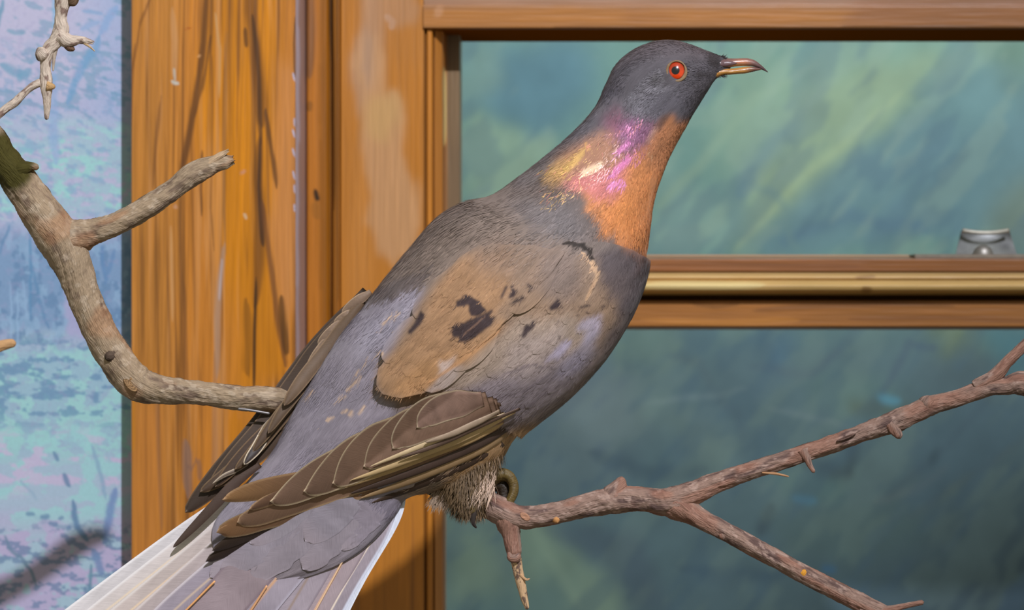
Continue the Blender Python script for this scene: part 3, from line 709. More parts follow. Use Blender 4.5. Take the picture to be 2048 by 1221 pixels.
tw = empty('hanging_twig', at(95, 240, 0), label='pale knobbly broken twig hanging at the top left corner', cat='twig')
bk_pale = lambda px, py, s, th, L: lin((208, 190, 172))+(lin((140, 116, 104))-lin((208, 190, 172)))*sstep(.5, .68, fbm(s/16, th*1.4, 33, 4))[:, None]
limb('main_stem', [(150, -120, 10, 20), (134, -40, 8, 20), (127, 0, 6, 17), (121, 35, 5, 12), (121, 62, 5, 16), (112, 82, 4, 14), (98, 98, 3, 13), (92, 118, 2, 11), (91, 140, 2, 11), (92, 160, 2, 13), (93, 178, 0, 12), (94, 196, 0, 9), (94, 218, 0, 7), (93, 240, 0, 4)], tw, bk_pale, m=48, step=1.2, rough=.12, seed=31)
limb('bark_lump', [(142, -18, 0, 14), (146, -2, -4, 12), (140, 12, -4, 8)], tw, flat((112, 88, 68), .3), seed=37, rough=.25)
limb('bark_knot', [(88, 108, 0, 12), (80, 108, -8, 14), (73, 108, -14, 9)], tw, bk_pale, seed=32, rough=.2, step=1)
limb('side_stub', [(118, 72, 0, 16), (138, 82, -4, 13), (160, 80, -5, 8), (184, 85, -5, 6)], tw, bk_pale, seed=33, cap='splinter', rough=.14, step=1)
limb('bark_lump', [(134, 86, -2, 10), (140, 96, -4, 7), (150, 99, -4, 3)], tw, flat((110, 84, 66), .3), seed=38, rough=.3)
limb('splinter', [(168, 86, -6, 3), (180, 94, -7, 2), (190, 103, -7, 1)], tw, flat((200, 170, 130)), M_BARKF, seed=34)
limb('spike', [(111, 90, 4, 7), (108, 115, 4, 4), (106, 143, 3, 1.6)], tw, flat((190, 174, 156)), seed=35)
limb('side_branch', [(92, 162, 4, 9), (66, 172, 4, 8), (48, 186, 4, 7.5), (30, 204, 4, 9), (14, 216, 4, 8), (-8, 234, 4, 8), (-80, 290, 4, 8)], tw, bk_pale, seed=36, rough=.13, step=1.2)
limb('spur', [(95, 172, -8, 11), (104, 173, -10, 7), (111, 174, -11, 3.5)], tw, flat((196, 158, 110)), seed=39, step=1)
st = empty('broken_branch', at(-40, 720, 0.1), label='short tan blurred branch end poking in at the left edge', cat='branch')
limb('stem', [(-330, 800, 1028, 18), (-250, 780, 800, 17), (-140, 748, 620, 16), (-60, 716, 500, 14), (0, 693, 500, 11), (32, 686, 500, 8)], st, flat((204, 160, 112)), M_BARKF, seed=41)
print('branches', time.time()-T0)

# ================================================================== THE BIRD
bird = empty('mounted_pigeon', at(960, 1030, 0), label='grey and orange-breasted pigeon with a red eye perched on the forked branch', cat='bird')

# stations: Lx, Ly, Rx, Ry (silhouette pixels), half depth b, centre depth yc (pixels)
ST = np.array([
 (1462, 118, 1452, 148,  9,  2),
 (1440, 112, 1432, 158, 18,  2),
 (1412, 101, 1414, 184, 34,  2),
 (1380,  89, 1399, 208, 48,  2),
 (1345,  81, 1384, 232, 58,  2),
 (1305,  84, 1370, 258, 64,  2),
 (1266, 100, 1352, 290, 67,  2),
 (1233, 128, 1336, 322, 68,  0),
 (1212, 168, 1324, 352, 68,  0),
 (1190, 214, 1312, 388, 70,  0),
 (1150, 260, 1304, 424, 77,  0),
 (1098, 306, 1299, 466, 92,  0),
 (1042, 350, 1292, 512, 114, 0),
 (985,  389, 1284, 556, 138, 0),
 (925,  405, 1262, 615, 160, 0),
 (872,  437, 1226, 680, 172, 0),
 (815,  500, 1180, 742, 176, 0),
 (765,  562, 1124, 798, 172, 0),
 (728,  612, 1068, 842, 160, -2),
 (680,  672, 1034, 872, 142, -4),
 (624,  760, 1000, 920, 118, -8),
 (580,  835, 940, 962, 96, -14),
 (546,  900, 870, 984, 76, -22),
 (498,  960, 815, 996, 56, -30),
 (455, 1010, 792, 1026, 40, -35),
 (428, 1048, 748, 1080, 27, -40),
 (424, 1088, 690, 1124, 16, -44),
 (440, 1124, 626, 1150,  8, -46),
 (472, 1150, 560, 1166,  2, -47),
], float)
ND = 700
SD = crom(np.hstack([(ST[:, 0:2]+ST[:, 2:4])/2, (ST[:, 2:4]-ST[:, 0:2])/2, ST[:, 4:6]]), ND)  # cx cy ex ey b yc
arc = np.concatenate([[0], np.cumsum(np.hypot(*np.diff(SD[:, :2], axis=0).T))])
AMAX = arc[-1]
def BP(sv, th):
    """body point in pixel space; sv = arc length along the axis (px)"""
    q = [np.interp(sv, arc, SD[:, k]) for k in range(6)]
    c, s_ = np.cos(th), np.sin(th)
    hx = sstep(0, 1, 1)  # plain ellipse
    return np.stack([q[0]+q[2]*c, q[1]+q[3]*c, q[5]+q[4]*s_], -1)
def toW(P): return at(P[..., 0], P[..., 1], P[..., 2]*S)
def frame(sv, th):
    d = 2.0; e = 0.01
    ta = toW(BP(np.minimum(sv+d, AMAX), th))-toW(BP(np.maximum(sv-d, 0), th))
    tb = toW(BP(sv, th+e))-toW(BP(sv, th-e))
    n = np.cross(tb, ta); L = np.linalg.norm(n, axis=-1, keepdims=True); n = n/np.maximum(L, 1e-12)
    ta = ta/np.maximum(np.linalg.norm(ta, axis=-1, keepdims=True), 1e-12)
    return ta, n
# check normal orientation: outward should point to the camera at th=3pi/2
_t, _n = frame(np.array([AMAX*.5]), np.array([1.5*math.pi]))
NS = -1.0 if _n[0, 1] > 0 else 1.0

# ---- plumage colours
CM = Map(280, 40, 1480, 1260, 1.5, (112, 98, 92))
CM.warp(26, 5, math.radians(135), 60, 9, 3)
X, Y = CM.X, CM.Y
CM.poly([(1010, 340), (1290, 540), (1300, 600), (1120, 560), (900, 640), (720, 640), (740, 560), (870, 400)], (122, 109, 102), 14)
CM.poly([(860, 440), (1080, 420), (1140, 500), (960, 520), (860, 600), (760, 590)], (134, 117, 105), 18, .8)
CM.poly([(1020, 395), (1140, 400), (1180, 460), (1150, 485), (1060, 460)], (112, 106, 108), 14, .7)
# head and nape
CM.poly([(1190, 40), (1480, 40), (1480, 200), (1395, 262), (1290, 255), (1200, 215), (1120, 160)], (90, 85, 90), 6)
CM.poly([(1300, 70), (1420, 80), (1440, 112), (1300, 120), (1230, 130)], (94, 86, 90), 8)
CM.poly([(1200, 165), (1212, 150), (1240, 190), (1225, 230), (1200, 225)], (70, 66, 76), 6, .7)
CM.poly([(1215, 190), (1300, 200), (1330, 230), (1260, 250), (1150, 300), (1050, 370), (1020, 350), (1140, 240)], (106, 102, 108), 10)
CM.poly([(1140, 280), (1180, 260), (1110, 340), (1060, 370), (1030, 350)], (116, 106, 102), 8, .8)
CM.poly([(1290, 195), (1380, 175), (1400, 215), (1340, 250), (1290, 240)], (96, 92, 99), 9, .8)
CM.poly([(1420, 108), (1460, 112), (1456, 130), (1432, 130)], (48, 42, 42), 4, .9)
CM.poly([(1395, 142), (1440, 138), (1436, 146), (1400, 150)], (48, 42, 42), 3, .7)
CM.poly([(1305, 148), (1332, 150), (1350, 166), (1330, 172), (1302, 162)], (56, 50, 50), 4, .8)
CM.line([(1290, 176), (1320, 178), (1345, 176)], 4, (120, 116, 122), .7, wk=.3)
CM.line([(1240, 205), (1262, 195), (1270, 186)], 6, (120, 116, 122), .6, wk=.3)
# throat and breast
CM.poly([(1300, 282), (1315, 250), (1330, 238), (1385, 240), (1420, 220), (1430, 330), (1380, 440), (1330, 640), (1292, 560), (1278, 538), (1252, 498), (1215, 468), (1185, 425), (1160, 385), (1150, 360), (1200, 340), (1245, 300)], (204, 134, 84), 5)
CM.poly([(1318, 245), (1385, 235), (1395, 270), (1350, 330), (1318, 340), (1290, 300)], (182, 124, 88), 7, .8)
CM.poly([(1330, 340), (1360, 330), (1320, 520), (1296, 530), (1300, 430)], (188, 126, 92), 6, .6)
CM.poly([(1200, 400), (1280, 380), (1270, 470), (1230, 460)], (206, 132, 74), 10, .7)
CM.poly([(1240, 500), (1262, 490), (1300, 540), (1280, 560)], (190, 124, 84), 4, .7)
CM.poly([(1318, 238), (1336, 236), (1316, 262), (1304, 262)], (86, 66, 60), 3, .8)
CM.poly([(1298, 264), (1310, 262), (1306, 276), (1298, 274)], (200, 160, 130), 3, .9)
CM.line([(1300, 296), (1304, 308)], 3, (214, 170, 130), .9)
CM.poly([(1322, 285), (1336, 262), (1330, 292)], (112, 76, 56), 3, .6)
CM.line([(1356, 292), (1342, 318), (1326, 356)], 3, (206, 178, 158), .7, wk=.1)
# iridescent neck
CM.poly([(1225, 215), (1265, 235), (1300, 255), (1298, 290), (1245, 310), (1215, 300), (1210, 250)], (150, 98, 116), 10, .85)
CM.poly([(1245, 235), (1275, 230), (1300, 262), (1275, 290), (1240, 275)], (146, 96, 132), 8, .8)
CM.poly([(1130, 300), (1190, 265), (1240, 270), (1245, 320), (1190, 360), (1140, 365), (1100, 362)], (186, 136, 108), 9, .9)
CM.poly([(1090, 355), (1120, 315), (1160, 310), (1140, 345), (1110, 372)], (204, 162, 104), 6, .8)
CM.poly([(1140, 355), (1185, 335), (1250, 330), (1250, 370), (1225, 400), (1180, 395), (1150, 375)], (206, 124, 122), 7, .9)
CM.line([(1237, 299), (1250, 288), (1264, 276)], 5, (216, 128, 184), .9, wk=.4)
CM.line([(1222, 352), (1240, 332), (1258, 314), (1268, 306)], 7, (224, 132, 184), .9, wk=.4)
CM.line([(1216, 372), (1236, 364), (1254, 370)], 7, (230, 146, 194), .9, wk=.3)
CM.line([(1165, 345), (1190, 335), (1205, 325)], 7, (252, 216, 180), .9, wk=.5)
CM.line([(1125, 345), (1150, 325), (1170, 300)], 6, (236, 190, 112), .7, wk=.5)
CM.line([(1166, 288), (1180, 300)], 4, (250, 190, 120), .6, wk=.4)
# rump and tail coverts
CM.poly([(838, 552), (862, 585), (845, 640), (800, 700), (757, 770), (790, 820), (1010, 870), (830, 1000), (860, 1010), (720, 1240), (280, 1240), (290, 1190), (430, 1000), (560, 830), (640, 700), (735, 590)], (146, 137, 146), 6)
CM.poly([(790, 600), (845, 575), (820, 650), (740, 700), (700, 740), (720, 660)], (156, 150, 162), 14, .8)
CM.poly([(560, 880), (640, 760), (700, 800), (640, 900), (560, 960)], (140, 132, 142), 18, .7)
CM.poly([(430, 1110), (700, 1100), (640, 1240), (380, 1240)], (146, 134, 138), 30, .8)
CM.poly([(330, 1010), (520, 930), (500, 1010), (430, 1080), (380, 1180), (300, 1200)], (158, 150, 160), 12, .7)
for (x_, y_) in [(775, 640), (790, 632), (763, 652), (766, 700), (776, 703), (716, 745), (702, 772), (712, 762), (698, 830), (716, 828), (690, 822), (658, 836), (625, 785), (686, 792), (740, 715), (800, 655)]:
    CM.line([(x_+5, y_-6), (x_, y_), (x_-5, y_+5)], 3.4, (222, 186, 150), .7, wk=.8)
CM.poly([(700, 1000), (830, 985), (800, 1030), (730, 1060), (690, 1050)], (132, 124, 138), 8, .7)
CM.line([(716, 1028), (720, 1045)], 5, (96, 86, 98), .7, wk=.4)
# ragged boundary of the dark mantle
for k in range(34):
    t = k/33; x_ = 728+t*130; y_ = 600-t*52+8*math.sin(k*2.1)
    CM.line([(x_+12, y_-16), (x_, y_+2), (x_-10, y_+16+6*math.sin(k*5.3))], 3.2, (106, 94, 90), .8, wk=.2)
# scapulars and wing coverts
CM.poly([(1120, 515), (1000, 505), (930, 520), (890, 560), (868, 590), (840, 615), (800, 690), (755, 745), (750, 790), (820, 810), (1000, 840), (1100, 880), (1200, 720), (1260, 640), (1250, 560)], (146, 120, 98), 9)
CM.poly([(1000, 505), (930, 522), (880, 580), (850, 650), (800, 700), (757, 750), (764, 790), (830, 790), (880, 750), (960, 680), (1010, 600), (1030, 540)], (158, 122, 90), 8)
CM.poly([(860, 720), (960, 680), (1000, 640), (1010, 655), (940, 720), (880, 770), (830, 790), (790, 795), (800, 760)], (170, 128, 88), 7, .8)
CM.poly([(1000, 470), (1130, 510), (1200, 520), (1200, 620), (1100, 590), (1000, 560), (930, 520)], (134, 112, 96), 14, .7)
CM.poly([(1080, 520), (1150, 500), (1170, 560), (1130, 610), (1080, 580)], (120, 108, 104), 12, .6)
CM.poly([(940, 720), (1030, 640), (1130, 630), (1190, 660), (1170, 730), (1080, 760), (980, 790), (890, 800), (886, 760)], (160, 140, 124), 9)
CM.poly([(890, 790), (1000, 740), (1080, 720), (1150, 700), (1200, 680), (1160, 760), (1080, 830), (1010, 850), (960, 830), (900, 800)], (136, 124, 128), 8)
CM.poly([(1020, 690), (1120, 650), (1120, 720), (1060, 760), (1000, 740)], (164, 148, 142), 9, .7)
CM.poly([(1150, 640), (1195, 625), (1190, 660), (1165, 690), (1152, 668)], (172, 162, 178), 4, .85)
CM.poly([(1110, 690), (1132, 676), (1122, 705), (1100, 722), (1092, 712)], (176, 166, 188), 3, .85)
CM.poly([(1140, 700), (1200, 640), (1190, 690), (1130, 750), (1095, 760)], (150, 142, 158), 6, .7)
CM.poly([(885, 715), (915, 708), (905, 735), (925, 730), (905, 760), (850, 785), (880, 750)], (180, 162, 154), 3, .8)
CM.line([(1000, 660), (950, 700), (900, 735), (860, 760)], 3.5, (184, 136, 94), .7, wk=.3)
CM.line([(1005, 745), (1060, 725), (1100, 735)], 3, (108, 96, 100), .6, wk=.4)
CM.line([(960, 800), (1040, 780), (1100, 740)], 3, (112, 100, 106), .5, wk=.4)
CM.line([(980, 830), (1060, 800), (1120, 760)], 3, (112, 100, 106), .5, wk=.4)
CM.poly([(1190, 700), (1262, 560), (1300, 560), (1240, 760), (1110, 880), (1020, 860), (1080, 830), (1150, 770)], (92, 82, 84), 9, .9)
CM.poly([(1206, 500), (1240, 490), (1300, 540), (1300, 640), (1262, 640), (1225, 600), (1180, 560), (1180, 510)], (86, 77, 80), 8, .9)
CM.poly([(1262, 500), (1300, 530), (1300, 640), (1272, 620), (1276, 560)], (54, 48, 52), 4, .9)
CM.poly([(1150, 510), (1192, 520), (1190, 570), (1170, 610), (1150, 600), (1170, 560)], (152, 128, 108), 6, .6)
CM.line([(1120, 494), (1150, 490), (1172, 500), (1184, 520)], 5.5, (44, 36, 32), .95, wk=.3)  # shade in the crease at the shoulder step, painted dark
CM.line([(1180, 520), (1190, 545), (1180, 570), (1165, 600)], 3.5, (206, 168, 132), .6, wk=.3)
CM.line([(1160, 505), (1180, 530), (1182, 545)], 3, (222, 180, 140), .6, wk=.3)
# black wing spots
K = (56, 45, 48)
z = 390/2048.0
def sp(P, c=K, s_=1.6, op=.97): CM.poly([(850+u_*z, 540+v_*z) for u_, v_ in P], c, s_, op, wk=.16)
sp([(345, 345), (400, 325), (420, 290), (460, 275), (520, 310), (590, 350), (650, 420), (640, 450), (560, 490), (500, 490), (470, 450), (475, 380), (420, 400), (350, 410)])
sp([(310, 600), (340, 565), (420, 560), (540, 500), (640, 460), (700, 425), (720, 430), (690, 480), (745, 485), (700, 580), (640, 620), (560, 680), (480, 730), (390, 755), (380, 700), (320, 710), (305, 650)])
CM.line([(850+400*z, 540+690*z), (850+560*z, 540+560*z), (850+640*z, 540+480*z)], 1.5, (130, 100, 84), .8)
sp([(785, 325), (800, 270), (840, 190), (870, 180), (850, 230), (810, 300)])
sp([(870, 300), (900, 240), (890, 190), (930, 150), (920, 200), (950, 230), (965, 180), (970, 230), (930, 290)])
sp([(880, 370), (940, 310), (1030, 265), (1060, 275), (1000, 320), (930, 350)])
sp([(1050, 140), (1110, 170), (1130, 200), (1190, 150), (1150, 200), (1110, 215), (1080, 190)])
sp([(1290, 420), (1290, 380), (1350, 320), (1385, 290), (1400, 340), (1440, 400), (1390, 395), (1340, 410), (1300, 425)])
sp([(1570, 370), (1610, 375), (1690, 355), (1700, 375), (1640, 390), (1600, 400)])
sp([(1820, 350), (1870, 350), (1840, 380), (1815, 375)]); sp([(1550, 465), (1590, 450), (1580, 480), (1550, 480)]); sp([(1650, 430), (1690, 430), (1680, 450)])
sp([(1000, 715), (1000, 690), (1030, 590), (1060, 560), (1080, 580), (1110, 530), (1150, 530), (1130, 600), (1080, 640), (1030, 700)])
sp([(1370, 720), (1380, 660), (1400, 700)]); sp([(1370, 530), (1390, 520), (1380, 555)]); sp([(1595, 570), (1610, 590), (1600, 610)])
sp([(-60, 560), (0, 440), (40, 490), (10, 560), (-60, 640), (-120, 690), (-130, 650)])
# belly
CM.poly([(1080, 838), (1010, 858), (940, 920), (850, 960), (800, 990), (860, 1010), (960, 1010), (1010, 960), (1060, 880)], (188, 150, 108), 5)
CM.poly([(800, 960), (900, 930), (900, 980), (830, 1000)], (150, 136, 128), 10, .8)
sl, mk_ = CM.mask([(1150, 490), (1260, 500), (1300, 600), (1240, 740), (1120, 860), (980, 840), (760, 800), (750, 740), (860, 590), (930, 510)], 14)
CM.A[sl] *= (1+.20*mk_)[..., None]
# fine streaks following the feather lie
c_, n_ = math.cos(math.radians(135)), math.sin(math.radians(135))
U_ = X*c_+Y*n_; V_ = -X*n_+Y*c_
st1 = fbm(U_/34, V_/4.5, 61, 3)-.5; st2 = fbm(U_/90, V_/22, 62, 3)-.5
CM.A *= (1+.42*st1+.34*st2)[..., None]

# ---- body mesh
n, m = 640, 220
sv = np.linspace(0, AMAX, n); th = np.linspace(0, 2*np.pi, m, endpoint=False)
TH, SV = np.meshgrid(th, sv)
P = BP(SV, TH)
# small soft lumps in the plumage
lump = (fbm(SV/70, TH*2.4, 91, 3)-.5)*5*sstep(0, 100, SV)
ta, nn = frame(SV, TH)
V = toW(P)+nn*NS*(lump*S)[..., None]
ends = BP(np.array([0, AMAX]), np.array([0., 0.])); cen = np.array([[SD[0, 0]+6, SD[0, 1], SD[0, 5]], [SD[-1, 0]-4, SD[-1, 1]+4, SD[-1, 5]]])
Vb = np.vstack([V.reshape(-1, 3), toW(cen)])
j = np.arange(m); k = (j+1) % m
Fb = [gridF(n, m, True), np.stack([np.full(m, n*m), k, j], -1), np.stack([np.full(m, n*m+1), (n-1)*m+j, (n-1)*m+k], -1)]
uvb = np.stack([SV/100, TH*1.4], -1).reshape(-1, 2); uvb = np.vstack([uvb, uvb[:1], uvb[-1:]])
Cb = CM.get(P[..., 0].ravel(), P[..., 1].ravel()); Cb = np.vstack([Cb, Cb[:1], Cb[-1:]])
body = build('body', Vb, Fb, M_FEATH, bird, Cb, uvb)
bvh = BVHTree.FromPolygons([tuple(v) for v in V[::4, ::4].reshape(-1, 3)], [tuple(int(a) for a in f) for f in gridF(len(sv[::4]), m//4, True)])
CAM = Vector((0, -D, Z0))
def hit(px, py):
    """front surface of the body in px-depth, or nan"""
    px = np.atleast_1d(px); py = np.atleast_1d(py); out = np.full(px.shape, np.nan)
    for i in np.ndindex(px.shape):
        d = Vector(at(px[i], py[i], 0.0))-CAM
        h = bvh.ray_cast(CAM, d.normalized())
        if h[0] is not None: out[i] = h[0].y/S
    return out

# ---- strand generator
def strands(name, base, tang, nrm, length, width, lift, col, mat, parent, jit=0.18, curl=0.0):
    N_ = len(base)
    side = np.cross(tang, nrm); side /= np.maximum(np.linalg.norm(side, axis=1, keepdims=True), 1e-9)
    a = rng.normal(0, jit, N_)[:, None]
    t = tang*np.cos(a)+side*np.sin(a); s_ = np.cross(t, nrm); s_ /= np.maximum(np.linalg.norm(s_, axis=1, keepdims=True), 1e-9)
    L_ = length[:, None]; w = width[:, None]/2; h = lift[:, None]
    b0 = base-nrm*0.0001
    p1 = b0+t*L_*0.45+nrm*h*0.8; p2 = b0+t*L_*0.8+nrm*h*1.05; p3 = b0+t*L_+nrm*h*(1.1+curl)
    V = np.stack([b0-s_*w*.6, b0+s_*w*.6, p1-s_*w, p1+s_*w, p2-s_*w*.7, p2+s_*w*.7, p3], 1).reshape(-1, 3)
    i = np.arange(N_)[:, None]*7
    F4 = np.concatenate([i+np.array([[0, 1, 3, 2]]), i+np.array([[2, 3, 5, 4]])]); F3 = i+np.array([[4, 5, 6]])
    C = np.repeat(col, 7, axis=0)
    return build(name, V, [F4, F3], mat, parent, C)

def body_strands(N_, s0, s1, name, Lr, Wr, lf, jit, filt=None, mat=M_STRAND, bright=1.0, off=0.0, var=.16, thr=(0, 2*math.pi)):
    sv = rng.uniform(s0, s1, N_); th = rng.uniform(thr[0], thr[1], N_)
    P = BP(sv, th)
    keep = np.ones(N_, bool)
    if filt is not None: keep = filt(P, th)
    sv, th, P = sv[keep], th[keep], P[keep]
    ta, nn = frame(sv, th); nn = nn*NS
    base = toW(P)+nn*off*S
    M_ = len(sv)
    sm = BP(np.minimum(sv+4, AMAX), th)
    col = CM.get(P[:, 0], P[:, 1])*bright*(1+rng.normal(0, var, M_))[:, None]
    return strands(name, base, ta, nn, rng.uniform(*Lr, M_)*S, rng.uniform(*Wr, M_)*S, rng.uniform(*lf, M_)*S, col, mat, bird, jit)

def s_at(px, py):
    i = np.argmin(np.hypot(SD[:, 0]-px, SD[:, 1]-py)); return arc[i]
EX, EY = 1353.0, 142.0
noeye = lambda P, th: (np.hypot((P[:, 0]-EX)/26, (P[:, 1]-EY)/26) > 1)
sHead = s_at(1285, 240); sNeck = s_at(1140, 440); sMant = s_at(1030, 560)
o = body_strands(15000, 8, sHead, 'head_feathers', (7, 13), (1.0, 1.9), (.4, 1.6), .16, noeye); o['kind'] = 'stuff'
o = body_strands(15000, sHead-15, sNeck, 'neck_feathers', (10, 19), (1.3, 2.4), (.4, 2.0), .15); o['kind'] = 'stuff'
o = body_strands(20000, sNeck-20, s_at(860, 760), 'back_feathers', (14, 28), (1.4, 2.8), (.4, 2.0), .16, lambda P, th: ~((np.sin(th) < 0) & (P[:, 0] > 860) & (P[:, 1] > 560)) | (P[:, 1] > 845)); o['kind'] = 'stuff'
o = body_strands(8000, s_at(860, 760)-20, s_at(610, 1010), 'rump_feathers', (16, 32), (1.2, 2.2), (.2, 1.0), .13, var=.09); o['kind'] = 'stuff'
# glossy neck patch
def gloss(P, th): return (P[:, 0] > 1085) & (P[:, 0] < 1290) & (np.abs(P[:, 1]-(326-(P[:, 0]-1190)*.55)) < 44) & (np.sin(th) < 0)
def irid(N_):
    sv = rng.uniform(sHead-10, sNeck, N_); th = rng.uniform(math.pi, 2*math.pi, N_); P = BP(sv, th); k = gloss(P, th)
    sv, th, P = sv[k], th[k], P[k]; ta, nn = frame(sv, th); nn = nn*NS; q = len(sv)
    c = CM.get(P[:, 0], P[:, 1])
    w = (fbm(P[:, 0]/16, P[:, 1]/16, 5, 3) > .47)[:, None]
    pick = rng.uniform(0, 1, q)[:, None]
    gold = lin((246, 200, 120)); pink = lin((240, 150, 196)); rose = lin((224, 140, 128))
    east = sstep(1180, 1235, P[:, 0]+ (P[:, 1]-330)*.3)[:, None]
    tgt = gold*(1-east)+pink*east; tgt = np.where(pick > .7, rose, tgt)
    c2 = c*(1-.55*w)+tgt*.55*w
    c2 *= (1+rng.normal(0, .25, q))[:, None]
    return strands('neck_sheen_feathers', toW(P), ta, nn, rng.uniform(10, 20, q)*S, rng.uniform(.9, 1.9, q)*S, rng.uniform(.6, 2.2, q)*S, c2, M_IRID, bird, .25)
irid(5200)['kind'] = 'stuff'
print('body', time.time()-T0)

# ---- wing covert shells
def inpoly_map(P, sig):
    """soft mask sampler from a polygon"""
    mm = Map(600, 420, 1400, 1000, 1.5, (0, 0, 0)); mm.warp(5, 2, math.radians(135), 30, 14, 6)
    sl, q = mm.mask(P, sig, .6); mm.A[...] = 0; mm.A[sl] = q[..., None]
    return lambda x, y: mm.get(x, y)[..., 0]
def shell(name, poly, H, sig, s0, s1, t0, t1, ns, nt, parent, wrap_fade, base=-1.0, lam=0.0, label=None):
    f = inpoly_map(poly, sig)
    sv = np.linspace(s0, s1, ns); th = np.linspace(t0, t1, nt)
    TH, SV = np.meshgrid(th, sv); P = BP(SV, TH); ta, nn = frame(SV, TH); nn = nn*NS
    mk = f(P[..., 0], P[..., 1])
    mk = np.where(np.sin(TH) > 0, np.maximum(mk, 0), mk)*(1-sstep(wrap_fade, wrap_fade+.35, TH))
    rag = (fbm(P[..., 0]/10, P[..., 1]/10, 7, 2)-.5)
    h = base+(H-base)*sstep(0.25, .7, mk)*(.82+.36*fbm(SV/60, TH*3, 44, 3))
    if lam:
        # overlapping rows of covert feathers: scalloped low steps
        row = SV/34.0+0.35*np.sin(TH*7); fr = row-np.floor(row)
        h = h+lam*(fr-.5)*sstep(.5, .9, mk)*(.5+fbm(TH*9, np.floor(row)*3.1, 5, 2))
    V = toW(P)+nn*(h*S)[..., None]
    F = gridF(ns, nt)
    mf = mk.ravel()[F].max(1) > 0.03
    F = F[mf]
    used = np.unique(F); re = np.full(ns*nt, -1); re[used] = np.arange(len(used))
    C = CM.get(P[..., 0].ravel(), P[..., 1].ravel())[used]
    uv = np.stack([SV/100, TH*1.4], -1).reshape(-1, 2)[used]
    o = build(name, V.reshape(-1, 3)[used], re[F], M_FEATH, parent, C, uv)
    # fine barbs lying on the shell
    q = 9000 if H < 14 else 4200
    a = rng.uniform(s0, s1, q*2); b = rng.uniform(t0, t1, q*2); P2 = BP(a, b); m2 = f(P2[:, 0], P2[:, 1]); kp = (m2 > .97) & (b < wrap_fade)
    a, b, P2 = a[kp], b[kp], P2[kp]; ta, nn = frame(a, b); nn = nn*NS; q = len(a)
    o2 = strands(name+'_barbs', toW(P2)+nn*(H*.98*S), ta, nn, rng.uniform(8, 16, q)*S, rng.uniform(.8, 1.5, q)*S, rng.uniform(.2, 1.2, q)*S, CM.get(P2[:, 0], P2[:, 1])*(1.04+rng.normal(0, .13, q))[:, None], M_STRAND, parent, .16)
    o2['kind'] = 'stuff'
    return o
wing = empty('wing', tuple(ORG[bird.name])); wing.parent = bird; wing.location = (0, 0, 0); ORG[wing.name] = ORG[bird.name]
covP = [(1110, 500), (1140, 488), (1200, 484), (1260, 500), (1330, 540), (1340, 620), (1260, 760), (1160, 860), (1080, 890), (1020, 862), (985, 838), (930, 822), (880, 800), (852, 790), (880, 720), (960, 620), (1040, 550)]
shell('wing_coverts', covP, 11, 3.5, s_at(1190, 330), s_at(800, 860), math.pi*1.15, 2*math.pi+1.1, 620, 420, wing, 2*math.pi+.55)
scaP = [(1128, 508), (1060, 496), (985, 492), (920, 525), (880, 575), (862, 600), (836, 645), (800, 692), (762, 738), (756, 770), (768, 790), (805, 797), (850, 786), (888, 760), (935, 712), (985, 672), (1040, 610), (1100, 550)]
shell('scapular_feathers', scaP, 17, 2.2, s_at(1190, 330), s_at(760, 900), math.pi*1.1, 2*math.pi-.2, 560, 380, wing, 2*math.pi)
